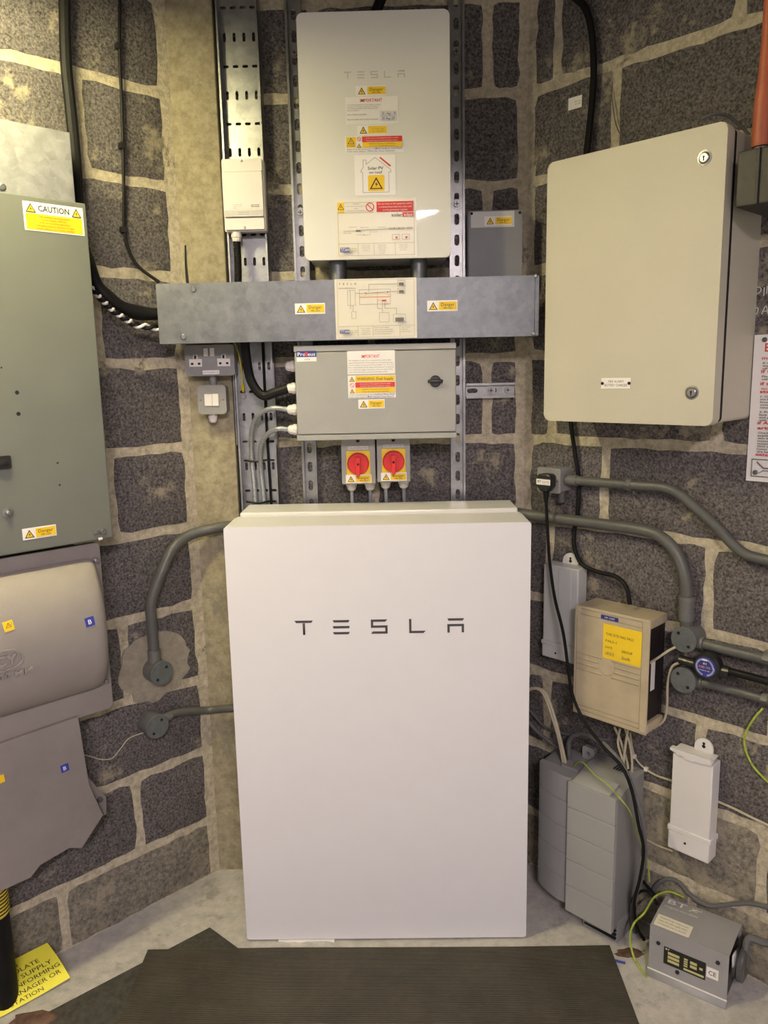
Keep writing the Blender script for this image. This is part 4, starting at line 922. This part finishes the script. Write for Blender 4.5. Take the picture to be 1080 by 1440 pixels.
T.part('strain_relief', MB().cyl((qx, .074, qz-.024), (qx, .074, qz-.058), .009, .0045, 12), 'black_rubber')
sticker(T, (qx-.0215, qx+.0215, qz-.007, qz+.008), .088, 'sticker_white', lambda p: (p.text('ink', 'BT', .1, .34, .42, .4, bold=.03), p.text('ink_soft', 'Supply only', .42, .92, .42, .3), p.text('ink_soft', 'do not unplug', .45, .9, .8, .16)), label='white printed label')
def saddle(T, F, u, v, d, r, axis, name='saddle_clip'):
    x, _, z = F.p3(u, v, d); mb = MB(); w = .007
    if axis == 'h':
        pts = [(.0, z-r-.016), (.003, z-r-.016), (.003, z-r-.001), (d, z-r-.003), (d+r*.75, z-r*.75), (d+r+.003, z), (d+r*.75, z+r*.75), (d, z+r+.003), (.003, z+r+.001), (.003, z+r+.016), (.0, z+r+.016)]
        inn = [(.0, z+r+.0005), (d, z+r+.0005), (d+r*.7, z+r*.7), (d+r+.0004, z), (d+r*.7, z-r*.7), (d, z-r-.0005), (.0, z-r-.0005)]
        mb.prism(pts[:], x-w, x+w, 'x')
        o = T.part(name, mb, 'conduit_light')
        for s in (-1, 1): T.part('screw', MB().lathe((x, .003, z+s*(r+.009)), (0, 1, 0), [(0, .0038), (.0025, .003)], 10), 'steel', o)
    return o
# upper run
T = Thing('conduit', 'grey conduit from the single socket sloping down the right wall', 'conduit', RW, RW.p3(793, 675, .03))
P = [RW.p3(u, v, .03) for u, v in ((790, 674), (800, 675), (850, 679), (900, 683), (935, 686), (958, 697), (980, 716), (1005, 738), (1028, 763), (1048, 779), (1075, 787), (1120, 797))]; P = onward(P, 1.88)
T.part('pipe', MB().tube(P, .0122, 14), 'conduit_grey'); T.part('coupler', MB().tube([P[0], P[1], RW.p3(812, 676, .03)], .0145, 14, smooth=False), 'conduit_light')
saddle(T, RW, 885, 682, .03, .0122, 'h')
# lower run: bends down into the upper round box
T = Thing('conduit', 'thick grey conduit from behind the battery bending down to a round box, upper right wall', 'conduit', RW, RW.p3(960, 935, 0))
P = [RW.p3(u, v, d) for u, v, d in ((700, 716, .06), (738, 723, .045), (775, 728, .035), (815, 733, .03), (860, 739, .03), (895, 744, .03), (922, 751, .03), (944, 768, .03), (958, 793, .03), (965, 822, .03), (966, 852, .03), (965, 885, .03))]
T.part('pipe', MB().tube(P, .0148, 14), 'conduit_grey')
T.part('coupler', MB().tube([RW.p3(966, 839, .03), RW.p3(965, 872, .03)], .0175, 16), 'conduit_light')
T.part('coupler_ring', MB().tube([RW.p3(966, 838, .03), RW.p3(966, 845, .03)], .0195, 16), 'conduit_light')
jbox(T, RW, 961, 900, .0315, .001, .055, lidm='lid_grey', th=2.3)
P = [RW.p3(u, v, .03) for u, v in ((972, 901), (995, 907), (1040, 918), (1080, 928), (1130, 941))]; P = onward(P, 1.88); T.part('pipe', MB().tube(P, .0128, 14), 'conduit_grey')
T.part('spout', MB().tube([RW.p3(972, 901, .03), RW.p3(990, 905.5, .03)], .0165, 16), 'conduit_light')
saddle(T, RW, 1079, 926, .03, .0128, 'h')
T = Thing('conduit', 'grey conduit run with the lower round box on the right wall', 'conduit', RW, RW.p3(960, 990, 0))
jbox(T, RW, 960, 957, .0315, .001, .055, lidm='lid_grey', th=2.3)
P = [RW.p3(u, v, .03) for u, v in ((972, 957), (995, 962), (1035, 972), (1080, 985), (1130, 1000))]; P = onward(P, 1.88); T.part('pipe', MB().tube(P, .0105, 14), 'conduit_grey')
T.part('spout', MB().tube([RW.p3(968, 956, .03), RW.p3(988, 961, .03)], .014, 16), 'conduit_light')
saddle(T, RW, 1076, 983, .03, .0105, 'h')
bx, bz = RW.px(992, 938, .075)
T = Thing('cable_joint', 'round black cable joint with blue printed disc on its front', 'cable joint', RW, (bx, .03, bz-.03))
jo = T.part('body', MB().lathe((bx, .042, bz), (0, 1, 0), [(0, .026), (.006, .031), (.028, .031), (.033, .027)], 32), 'black_plastic')
dsc = MB(); dsc.prism(circ(bx, bz, .0245, 32), .075, .0756); so = T.part('sticker', dsc, 'ink_navy', label='blue disc with white ring of print')
pr = Print(bx-.0245, bx+.0245, bz-.0245, bz+.0245, .0757)
for i in range(40):
    a = 6.2832*i/40
    if abs(math.cos(a)) > .25 or math.sin(a) < 0: pr.poly('ink_white', [(.5+q*math.cos(a+s), .5+q*math.sin(a+s)) for q, s in ((.36, -.03), (.36, .03), (.45, .03), (.45, -.03))])
pr.text('ink_white', '01', .42, .58, .30, .10, bold=.02); pr.text('ink_orange', '01800 1770', .22, .78, .48, .11, bold=.02); pr.text('ink_white', 'emergency only', .25, .75, .63, .06); pr.poly('ink_white', [(.35, .12), (.42, .09), (.58, .09), (.65, .12), (.62, .16), (.38, .16)])
T.part('print', pr.mb, pr.mats, so, solid=False)
T.part('left_tail', MB().tube([RW.p3(956, 927, .055), RW.p3(984, 935, .055)], .0105, 12), 'black_plastic')
T.part('right_tail', MB().tube([RW.p3(1000, 939, .055), RW.p3(1026, 945, .055)], .0125, 12), 'black_plastic'); T.part('black_cable', MB().tube([RW.p3(1020, 943, .055), RW.p3(1060, 953, .055)]+onward([RW.p3(1120, 970, .055)], 1.88), .009, 12), 'black_rubber')

# ------------------------------------------------------------------ white covers, beige box
def keyhole(T, x, z, d, parent): T.part('keyhole', MB().lathe((x, d, z+.0035), (0, 1, 0), [(0, .0035), (.0004, .0035)], 12).lathe((x, d, z-.004), (0, 1, 0), [(0, .0045), (.0004, .0045)], 12), 'black_matte', parent)
x0, x1, z0, z1 = .105, .214, .700, .966
T = Thing('wall_cover', 'pale grey slim plastic cover box behind the hanging plug lead by the battery', 'cover', RW, ((x0+x1)/2, 0, z0))
T.part('body', MB().box(x0, x1, .0055, .05, z0+.045, z1, .004), 'cover_grey'); T.part('collar', MB().box(x0-.003, x1+.003, .0055, .053, z0+.036, z0+.048, .002), 'cover_grey'); T.part('end_cap', MB().box(x0-.001, x1+.001, .0055, .052, z0, z0+.037, .004), 'cover_grey')
T.part('raised_panel', MB().box(x0+.05, x0+.088, .05, .0525, z0+.05, z1-.004, .001), 'cover_grey')
cx = x0+.060; to = T.part('hanging_tab', MB().prism([(cx-.024, z1-.004), (cx+.024, z1-.004)]+[(cx+.024*math.cos(R(a)), z1+.006+.024*math.sin(R(a))) for a in range(0, 181, 15)], .006, .012, 'd'), 'cover_white'); keyhole(T, cx, z1+.012, .012, to)
T.part('screw_hole', MB().lathe((x0+.044, .052, z0+.018), (0, 1, 0), [(0, .003), (.0004, .003)], 10), 'black_matte')
x0, x1, z0, z1 = .491, .596, .287, .553
T = Thing('wall_cover', 'white slim plastic cover box with broken top edge low on the right wall', 'cover', RW, ((x0+x1)/2, 0, z0))
T.part('body', MB().box(x0+.002, x1-.002, .0055, .05, z0+.062, z1-.008, .003), 'cover_white'); T.part('collar', MB().box(x0-.002, x1+.003, .0055, .053, z0+.050, z0+.064, .002), 'cover_white'); T.part('end_cap', MB().box(x0, x1, .0055, .052, z0, z0+.052, .004), 'cover_white')
br = [(x0-.004, z1+.006), (x1-.012, z1+.006), (x1-.004, z1-.002), (x1-.006, z1-.010), (x1-.02, z1-.006), (x1-.028, z1-.012), (x1-.044, z1-.008), (x1-.05, z1-.014), (x1-.07, z1-.014), (x1-.076, z1-.006), (x1-.09, z1-.010), (x1-.094, z1-.003), (x0-.004, z1-.001)]
T.part('broken_edge', MB().prism(br, .038, .0545, 'd', .001), 'cover_white')
T.part('top_plate', MB().box(x0+.002, x1-.008, .006, .04, z1-.004, z1+.0015), 'cover_white')
cx = x0+.062; to = T.part('hanging_tab', MB().prism([(cx-.023, z1-.004), (cx+.023, z1-.004)]+[(cx+.023*math.cos(R(a)), z1+.012+.023*math.sin(R(a))) for a in range(0, 181, 15)], .006, .012, 'd'), 'cover_white'); keyhole(T, cx, z1+.019, .012, to)
T.part('screw_hole', MB().lathe((x0+.045, .052, z0+.030), (0, 1, 0), [(0, .0032), (.0004, .0032)], 10), 'black_matte')

x0, x1, z0, z1, D = .241, .447, .594, .888, .105
T = Thing('beige_box', 'dirty beige plastic box with yellow note and open dark right side', 'electrical box', RW, ((x0+x1)/2, 0, z0))
T.part('case', MB().box(x0, x1-.03, .0055, D-.006, z0+.002, z1-.002, .004), 'beige_plastic')
T.part('dark_side', MB().box(x1-.0298, x1-.012, .0055, D-.0065, z0+.022, z1-.022), 'dark_inside')
T.part('back_plate', MB().box(x1-.012, x1-.0095, .0055, .02, z0+.01, z1-.01), 'dark_inside')
side = [(.012, z1), (D, z1), (D, z1-.002)]
for za, zb in ((z1-.024, z1), (z0, z0+.024)): T.part('side_rim', MB().box(x1-.034, x1, .012, D-.006, za, zb, .004), 'beige_plastic')
fr = T.part('front_cover', MB().box(x0-.001, x1+.001, D-.0055, D, z0-.001, z1+.001, .0025), 'beige_plastic')
def groove(a, b, c, d): return MB().box(a, b, D-.001, D+.0006, c, d)
mb = MB(); t = .0012
for (a, b, c, d) in ((x0+.006, x1-.018, z1-.0075, z1-.0065), (x0+.016, x1-.02, z1-.022, z1-.021), (x0+.006, x0+.007, z0+.024, z1-.024), (x1-.019, x1-.018, z0+.010, z1-.008), (x0+.006, x1-.018, z0+.024, z0+.025), (x0+.006, x1-.018, z0+.012, z0+.013)): mb.box(a, b, D-.001, D+.0003, c, d)
T.part('moulded_line', mb, 'beige_dark', fr)
zm = (z0+z1)/2
for k in range(4):
    zz = zm+.022-.0145*k
    for a, b in ((x0+.008, x0+.080-(.008 if k in (1, 2) else 0)), (x0+.108+(.008 if k in (1, 2) else 0), x1-.022)): T.part('rib', MB().box(a, b, D-.001, D+.002, zz-.002, zz+.002, .0008), 'beige_plastic', fr); T.part('rib_shadow', MB().box(a, b, D-.001, D+.0003, zz-.0034, zz-.002), 'beige_dark', fr)  # the dark strip below each rib is its shadow line, painted in
T.part('boss', MB().lathe((x0+.094, D-.001, zm), (0, 1, 0), [(0, .0215), (.0022, .0215), (.003, .019)], 28), 'beige_plastic', fr)
for a, b in ((x0+.010, z1-.012), (x1-.010, z0+.012)): screw_part(T, 'corner_screw', a, b, D, .008, 'beige_plastic', fr, .002)
sticker(T, (x0+.075, x0+.123, z1-.0205, z1-.0105), D, 'ink_navy', lambda p: p.text('ink_white', 'AIR 15457', .2, .8, .5, .45), label='blue embossed label strip')
def d_pals(p): p.text('ink', 'THIS SITE HAS PALS', .07, .80, .28, .075); p.text('ink', 'PALS-1', .07, .36, .48, .07); p.text('ink', 'DATE', .07, .25, .66, .065); p.text('ink', 'GROUP', .50, .78, .68, .07); p.text('ink_soft', '18/5/2', .07, .30, .84, .09, shear=.25); p.text('ink_soft', 'Scolls', .50, .72, .86, .09, shear=.25)
sticker(T, (x0+.083, x0+.187, z1-.122, z1-.032), D, 'yellow_note', d_pals, label='yellow note reading THIS SITE HAS PALS')
o = T.part('side_label', MB().box(x1-.0122, x1-.0116, .045, .066, z0+.10, z0+.175), 'sticker_white')

# ------------------------------------------------------------------ grey floor unit of two modules
T = Thing('grey_power_unit', 'tall grey plastic unit of two side-by-side modules standing at the right wall', 'power unit', RW, (.28, .08, 0))
T.part('base', MB().prism([(.295, .015), (.400, .015), (.402, .122), (.300, .128)], .0, .062, 'z', .003), 'ups_grey_dark')
vents = MB()
for k in range(4):
    o = T.part('vent_slot', MB().box(.306, .398, .1225, .1295, .012+k*.011, .0165+k*.011), 'black_matte')
T.part('right_case', MB().prism([(.006, .062), (.006, .448), (.062, .440), (.145, .418), (.145, .048), (.10, .048)], .262, .400, 'x', .004), 'ups_grey_dark')
T.part('left_case', MB().prism([(.006, .075), (.006, .430), (.115, .418), (.115, .055)], .146, .2615, 'x', .004), 'ups_grey_dark')
zs = [.044, .122, .198, .274, .350, .424]
for i in range(5): T.part('front_segment', MB().box(.262, .4005, .142, .156, zs[i]+.0006, zs[i+1]-.0006, .0018), 'ups_grey')
arc = []
for i in range(9):
    t = i/8; arc.append((.146+.1155*t, .116+.026*math.sin(t*math.pi*.62)))
pf = arc+[(.2615, .10), (.146, .10)]
zl = [.052, .126, .200, .276, .352, .424]
for i in range(5): T.part('front_segment', MB().prism(pf, zl[i]+.0006, zl[i+1]-.0006, 'z', .0015), 'ups_grey')
T.part('top_ridge', MB().prism([(.10, .4305), (.150, .416), (.150, .425), (.10, .436)], .270, .380, 'x', .0015), 'ups_grey')
for k in range(5): T.part('top_vent', MB().box(.335+k*.008, .339+k*.008, .03, .055, .4455, .4468), 'black_matte')
T.part('fixing_lug', MB().plate(rrect(.225, .262, .425, .463, .006), [circ(.243, .444, .006, 12)], .012, .026), 'ups_grey')
T.part('cable_recess', MB().box(.205, .258, .05, .10, .4185, .4285, .001), 'ups_grey_dark')

# ------------------------------------------------------------------ BT supply box on the floor
o0 = RW.world(.507, .160, 0); BT = Frame(o0.x, o0.y, -36)
bw, bd, bh = .184, .124, .134
T = Thing('supply_box', 'small grey metal box with black label panel and white top lettering on the floor', 'power supply', BT, (bw/2, -bd/2, 0))
T.part('chassis', MB().box(.004, bw-.006, -bd+.004, -.003, .0, bh-.004), 'black_plastic')
cv = MB(); cv.prism([(-.0, .014), (-.0, bh), (-.062, bh+.006), (-bd, bh+.005), (-bd, .01), (-bd+.0015, .01), (-bd+.0015, bh+.0035), (-.062, bh+.0045), (-.0015, bh-.0015), (-.0015, .014)], 0, bw, 'x'); T.part('cover', cv, 'bt_grey', angle=20)
T.part('base_flange', MB().prism([(.012, .0), (.012, .0015), (.0008, .0155), (-.003, .0155), (-.003, .0)], -.002, bw+.001, 'x'), 'bt_grey')
T.part('base_strip', MB().box(-.002, bw+.001, .0002, .002, .0, .017), 'white_side')
for x, z in ((.022, bh-.040), (bw-.024, bh-.028), (.070, .036)): T.part('screw', MB().lathe((x, .0, z), (0, 1, 0), [(0, .005), (.003, .0045), (.004, .003)], 12), 'black_plastic')
def d_panel(p):
    p.text('ink_white', 'BT', .04, .14, .10, .09, bold=.02)
    for k in range(3): p.rect('window_label', .10, .38, .22+k*.22, .38+k*.22)
    for k in range(4): p.rect('window_label', .49, .58, .20+k*.13, .29+k*.13)
    for k in range(2): p.rect('window_label', .64, .80, .22+k*.22, .38+k*.22)
    p.rect('window_label', .49, .97, .76, .88); p.rect('window_label', .86, .94, .36, .5)
sticker(T, (.036, .134, .046, .092), .0, 'black_plastic', d_panel, label='black panel with cream label strips', name='label_panel', th=.001)
sticker(T, (.136, .163, .058, .085), .0, 'sticker_white', lambda p: p.text('ink', 'CE', .18, .82, .5, .42, bold=.015), label='white CE sticker')
pr = Print(.010, .100, .066, .118, .0008); pr.text('ink_white', 'BT', .02, .52, .22, .34, bold=.02)
pr.line('ink_white', [(.62, .42), (.72, .2), (.80, .1)], .02); pr.line('ink_white', [(.66, .12), (.72, .22), (.92, .14)], .02); pr.line('ink_white', [(.62, .42), (.68, .28), (.82, .32)], .02)
pr.text('ink_white', 'megastream SDH', .0, .88, .66, .12)
def on_top2(v):
    x, d, z = v; t = z; h = bh+.006*t/.062 if t < .062 else bh+.006-.001*(t-.062)/(bd-.062)
    return (x, -t, h+d)
pr.mb.v = [on_top2(v) for v in pr.mb.v]; T.part('top_lettering', pr.mb, pr.mats, solid=False, label='white lettering with small figure mark')
mb = MB(); pr = Print(.006, .090, .006, .045, .0016); pr.lines('ink_soft', ['WARNING high voltage present', 'isolate the mains supply before', 'removing this cover or terminals'], .08, .9, .1, .9, .5)
mb.box(.006, .090, .0006, .0012, .006, .045); mb.v = [on_top2(v) for v in mb.v]; so = T.part('sticker', mb, 'sticker_cream', label='cream printed sticker'); pr.mb.v = [on_top2(v) for v in pr.mb.v]; T.part('print', pr.mb, pr.mats, so, solid=False)
T.part('cable_bushing', MB().lathe((bw, -.072, .070), (1, 0, 0), [(0, .034), (.006, .034), (.010, .040), (.022, .040), (.026, .030)], 28), 'conduit_grey')
T.part('side_bracket', MB().box(bw, bw+.004, -.055, -.03, .085, .115), 'white_side')

# ------------------------------------------------------------------ leads and wires on the right
cable('cable', 'black cable curving down the right wall to the top of the beige cabinet', RW, [(785, -30, .02), (803, -8, .02), (822, 10, .02), (832, 45, .02), (835, 100, .02), (832, 150, .02), (824, 225, .02)], .0085, 'black_rubber')
cable('cable', 'black cable from the beige cabinet down to the beige plastic box', RW, [(801, 575, .018), (804, 605, .018), (809, 640, .018), (814, 675, .012), (813, 715, .012), (808, 745, .012), (808, 770, .02), (818, 793, .025), (840, 804, .03), (866, 811, .035), (881, 826, .045), (886, 850, .05)], .0058, 'black_rubber')
cable('cable', 'long black plug lead hanging in front of the beige plastic box', RW, [(768, 704, .074), (770, 745, .074), (773, 790, .08), (780, 840, .09), (792, 890, .11), (799, 940, .12), (806, 980, .13), (824, 1018, .14), (850, 1052, .15), (874, 1078, .16), (888, 1110, .165), (898, 1160, .16), (905, 1195, .15), (900, 1235, .14), (892, 1268, .12), (895, 1302, .10), (906, 1322, .09)], .0042, 'black_rubber')
cable('cable', 'dark cable falling behind the plug lead beside the grey power unit', RW, [(848, 1044, .14), (872, 1070, .15), (890, 1108, .155), (903, 1150, .15), (907, 1190, .14), (905, 1225, .12), (893, 1262, .10), (888, 1288, .07), (896, 1316, .05), (912, 1320, .05)], .0052, 'grey_cable')
cable('cable', 'loose black cable loop between the grey power unit and the small floor box', RW, [(893, 1300, .04), (886, 1275, .05), (897, 1256, .05), (912, 1254, .05), (925, 1272, .05)], .004, 'black_rubber')
cable('cable', 'black cable low behind the grey power unit', RW, [(893, 1228, .01), (905, 1240, .02), (922, 1260, .03)], .004, 'black_rubber')
for k, (u, lb) in enumerate(((0, 'front strand of'), (5, 'rear strand of'))):
    cable('wire', '%s pale cable pair dropping from the battery into the grey power unit' % lb, RW, [(735+u, 972, .07), (752+u*.4, 968, .08), (764+u*.6, 975, .085), (775+u*.6, 1003, .09), (786+u*.4, 1040, .09), (793+u*.7, 1078, .085)], .0042, 'cream_wire', 'wire', 'pale cable pair')
cable('cable', 'dark grey cable sagging from the battery behind the grey power unit', RW, [(735, 1005, .05), (752, 1025, .05), (772, 1042, .05), (795, 1058, .04)], .0055, 'grey_cable')
cable('cable', 'thin dark cable looping behind the pale cable pair', RW, [(735, 985, .02), (750, 1005, .02), (770, 1025, .02), (800, 1033, .02), (835, 1038, .02), (862, 1040, .02), (880, 1030, .03)], .0035, 'grey_cable')
cable('cable', 'thick grey cable arching out of the top of the grey power unit', RW, [(801, 1072, .06), (800, 1045, .06), (806, 1035, .065), (822, 1032, .07), (838, 1040, .08), (855, 1054, .10), (872, 1074, .12)], .006, 'grey_cable')
for k, (pts, r) in enumerate((([(864, 1022, .05), (872, 1040, .04), (882, 1072, .03), (884, 1090, .03)], .0032), ([(872, 1024, .05), (869, 1045, .045), (876, 1070, .04), (880, 1092, .03)], .003), ([(884, 1022, .05), (880, 1045, .045), (877, 1072, .04), (876, 1092, .03)], .0034), ([(879, 1024, .05), (886, 1048, .04), (889, 1072, .035), (888, 1092, .03)], .003))):
    cable('wire', ['leftmost', 'second', 'third', 'rightmost'][k]+' of four cream wires hanging under the beige plastic box', RW, pts, r, 'cream_wire', 'wire', 'cream wires under the beige box')
T = clipped('wire', 'cream wire clipped along the wall to the white cover box', RW, [(886, 1030, .03), (889, 1052, .01), (895, 1068, .008), (906, 1080, .008), (922, 1090, .008), (945, 1098, .008)], .0028, 'cream_wire', [(892, 1064, .008), (909, 1082, .008)], 'white_plastic'); T.root['category'] = 'wire'
cable('wire', 'cream wire running right from the white cover box', RW, [(1000, 1123, .008), (1030, 1136, .008), (1058, 1150, .008), (1100, 1170, .008)], .003, 'cream_wire', 'wire', run=1.88)
cable('wire', 'cream wire from the grey power unit to the foot of the white cover box', RW, [(898, 1172, .008), (908, 1180, .008), (925, 1189, .008), (946, 1197, .008)], .0026, 'cream_wire', 'wire')
cable('wire', 'pale wire pair curving beside the beige plastic box to the round boxes', RW, [(908, 936, .07), (925, 925, .07), (940, 915, .065), (950, 910, .06)], .0032, 'cream_wire', 'wire')
cable('wire', 'pale wire looping down the open side of the beige plastic box', RW, [(957, 931, .055), (945, 938, .05), (939, 960, .04), (938, 990, .03), (934, 1012, .03), (920, 1024, .03)], .003, 'cream_wire', 'wire')
cable('earth_wire', 'green earth wire hanging from the lower conduit saddle', RW, [(1073, 996, .02), (1062, 1008, .02), (1050, 1028, .015), (1047, 1048, .012), (1056, 1072, .012), (1070, 1090, .012), (1100, 1118, .012)], .0026, 'green_wire', 'wire')
cable('earth_wire', 'green and yellow earth wire over the top of the grey power unit', RW, [(806, 1080, .085), (813, 1072, .10), (822, 1074, .12), (838, 1091, .15), (852, 1101, .165), (868, 1118, .17), (884, 1138, .16), (893, 1160, .12), (903, 1190, .05), (911, 1212, .02), (913, 1240, .03)], .0017, 'green_wire', 'wire')
cable('earth_wire', 'green and yellow earth wire looping from behind the small grey floor box to the floor', RW, [(962, 1262, .006), (940, 1254, .012), (920, 1262, .06), (906, 1284, .12), (892, 1298, .13), (886, 1318, .14), (891, 1345, .15), (902, 1364, .17), (909, 1374, .18)], .0026, 'green_wire', 'wire')
cable('cable', 'grey cable arching behind the small grey floor box', RW, [(915, 1258, .012), (925, 1243, .009), (940, 1236, .008), (955, 1241, .008), (968, 1256, .008), (985, 1268, .008)], .0055, 'grey_cable')
cable('cable', 'grey cable along the wall to the right of the small grey floor box', RW, [(975, 1264, .008), (1000, 1274, .009), (1035, 1271, .009), (1060, 1271, .009), (1110, 1285, .009)], .0062, 'grey_cable', run=1.88)
p_b = conv(BT, RW, (bw+.022, -.072, .07))
cable('cable', 'thick grey cable leaving the round bushing of the small grey floor box', RW, [p_b, RW.p3(1052, 1321, .04), RW.p3(1075, 1326, .03), RW.p3(1120, 1335, .03)], .009, 'grey_cable', pix=False, run=1.88)
cable('wire', 'thin grey wire over the top of the beige cabinet', RW, [(985, 168, .10), (1003, 161, .09), (1022, 163, .06), (1040, 176, .03), (1054, 190, .01)], .0035, 'grey_cable', 'wire')
cable('wire', 'thin grey wire from the drilled joint above the beige cabinet', RW, [(860, 126, .006), (862, 150, .01), (868, 180, .012), (884, 205, .03)], .0014, 'grey_cable', 'wire')

# ------------------------------------------------------------------ floor: mats, note, debris
def ribbed_mat():
    x0, x1, y0, y1 = -.655, .537, .95, 1.818; n = 150; prof = []
    for i in range(n):
        a = y0+(y1-y0)*i/n; s = (y1-y0)/n; prof += [(-a, .0035), (-(a+s*.5), .0035), (-(a+s*.5), .0055), (-(a+s), .0055)]
    prof = [(-y0, .0025)]+prof+[(-y1, .0025)]
    m = MB(); vs = []; k = len(prof)
    for x, y in ((x0-.02, 0), (x0*.5, .003), (0, 0), (x1*.5, -.002), (x1, 0)): vs += [(x-(.012 if x < -.6 and d > -1.7 else 0)*0, d-y, z) for d, z in prof]
    fs = [(c*k+i, c*k+i+1, (c+1)*k+i+1, (c+1)*k+i) for c in range(4) for i in range(k-1)]; fs += [tuple(range(k)), tuple(4*k+i for i in range(k))]; fs += [(c*k, (c+1)*k, (c+1)*k+k-1, c*k+k-1) for c in range(4)]
    m.add(vs, fs); return m
solo('rubber_mat', 'wide brown black ribbed rubber mat in front of the white battery', 'mat', FL, (0, -1.4, 0), ribbed_mat(), 'rubber_mat', angle=20)
mb = MB(); mb.prism([(-.5313, -1.9037), (-.415, -1.805), (-.70, -1.40), (-1.10, -1.40)], .0, .0022, 'z')
solo('rubber_sheet', 'older dark scuffed rubber sheet under the left corner of the ribbed mat', 'mat', FL, (-.7, -1.6, 0), mb, 'rubber_old')
fx = []
for i in range(15): fx.append((-.335+.15*i/14, -1.852+.0)); 
fz = [(-.335+.15*i/14, -1.852+.012*abs(noise.noise(Vector((i*.9, 2, 0))))+.003) for i in range(14, -1, -1)]
solo('foam_scrap', 'thin ragged strip of white packing foam under the front edge of the battery', 'debris', FL, (-.26, -1.85, 0), MB().prism(fx+fz, .0, .004, 'z'), 'sticker_white')
# yellow note leaning on the foot of the left wall
nx0, nx1 = -.80, -.522; dT, zT, dB, zB = .010, .056, .112, .004
hy = math.hypot(dT-dB, zT-zB)*1.25
nd, nz = (zT-zB)/math.hypot(dT-dB, zT-zB), (dB-dT)/math.hypot(dT-dB, zT-zB)
def tilt(v):
    x, d, z = v; t = z/hy; c = .006*math.sin(t*math.pi)+.006*max(0, (x-nx1+.06)/.06)*(1-t); return (x+.012*(1-t), dB+(dT-dB)*t+nd*(d+c), zB+(zT-zB)*t+nz*(d+c))
T = Thing('warning_note', 'bright yellow handwritten warning note lying at the foot of the left wall', 'note', LW, ((nx0+nx1)/2, .06, 0))
mb = MB(); n = 10
for i in range(n):
    for j in range(8): mb.box(nx0+(nx1-nx0)*j/8, nx0+(nx1-nx0)*(j+1)/8, 0, .0005, hy*i/n, hy*(i+1)/n)
mb.v = [tilt(v) for v in mb.v]; so = T.part('paper', mb, 'yellow_paper')
pr = Print(nx0, nx1, 0, hy, .0006)
pr.text('ink', 'WARNING', .34, .70, .14, .09); pr.line('ink', [(.34, .20), (.70, .20)], .005)
pr.text('ink', 'DO NOT ISOLATE', .26, .86, .30, .10); pr.text('ink', 'ELECTRICAL SUPPLY', .20, .94, .46, .10); pr.text('ink', 'BEFORE FIRST INFORMING', .12, .98, .61, .09); pr.text('ink', 'BUILDING MANAGER OR', .16, .96, .76, .09); pr.text('ink', 'STATION', .50, .78, .90, .08)
pr.mb.v = [tilt(v) for v in pr.mb.v]; T.part('handwriting', pr.mb, pr.mats, so, solid=False)
mb = MB(); rg = random.Random(5)
def lump(cx, cy, rx, ry, h, m, name, label):
    b = MB(); n = 17; vs = [(cx+rx*math.cos(6.2832*i/n)*(.8+.4*rg.random()), -(cy+ry*math.sin(6.2832*i/n)*(.8+.4*rg.random())), 0) for i in range(n)]
    top = [((x-cx)*.6+cx, (d+cy)*.6-cy, h*(.7+.5*rg.random())) for x, d, z in vs]; b.add(vs+top, [(i, (i+1) % n, (i+1) % n+n, i+n) for i in range(n)]+[tuple(range(n-1, -1, -1)), tuple(range(n, 2*n))])
    solo(name, label, 'debris', FL, (cx, -cy, 0), b, m, angle=20)
def fpt(u, v):
    q = fw+cr*((u-540)/FPX)+cu*((720-v)/FPX); t = -CAM_H/q.z; return q.x*t, q.y*t
cx, cy = fpt(48, 1434); lump(cx, cy, .06, .028, .006, 'brick_red', 'brick_fragment', 'flat reddish brick fragment below the yellow note')
cx, cy = fpt(885, 1340); lump(cx, cy, .035, .018, .004, 'brick_red', 'rubble', 'crumbled reddish rubble beside the corner of the ribbed mat')
cx, cy = fpt(872, 1354); solo('wire_offcut', 'tiny blue wire offcut on the floor by the mat corner', 'debris', FL, (cx, -cy, 0), MB().tube([(cx-.012, -cy-.006, .003), (cx, -cy, .003), (cx+.012, -cy+.004, .003)], .0028), 'ink_blue')

# ------------------------------------------------------------------ the two lamps of the room, both above the picture
def batten(label, F, x, d, z, L, m, drop, hw):
    T = Thing('batten_lamp', label, 'lamp', F, (x, d, z))
    T.part('housing', MB().box(x-L/2, x+L/2, d-hw, d+hw, z+.045, z+.085, .003), 'lamp_body')
    T.part('tube', MB().lathe((x-L/2+.01, d, z+.02), (1, 0, 0), [((L-.02)*i/12, .019) for i in range(13)], 12), m)
    for s in (-1, 1): T.part('end_cap', MB().box(x+s*(L/2-.008)-.008, x+s*(L/2-.008)+.008, d-hw, d+hw, z-.005, z+.046, .002), 'lamp_body')
    for s in (-1, 1): T.part('skirt', MB().box(x-L/2, x+L/2, d+s*(hw+.003)-.002, d+s*(hw+.003)+.002, z+.02-drop, z+.085), 'lamp_body')
    T.part('hanger', MB().cyl((x, d, z+.085), (x, d, CEIL), .008), 'lamp_body')
LA = Frame(-.80, 1.30, 45); LB = Frame(.25, -1.7, 63)
batten('white batten lamp hung above the sage green panel', LA, 0, 0, 2.33, .62, 'lamp_yellow', 0, .10)
batten('white batten lamp hung behind the viewpoint', LB, 0, 0, 2.56, 1.5, 'lamp_pink', 0, .08)
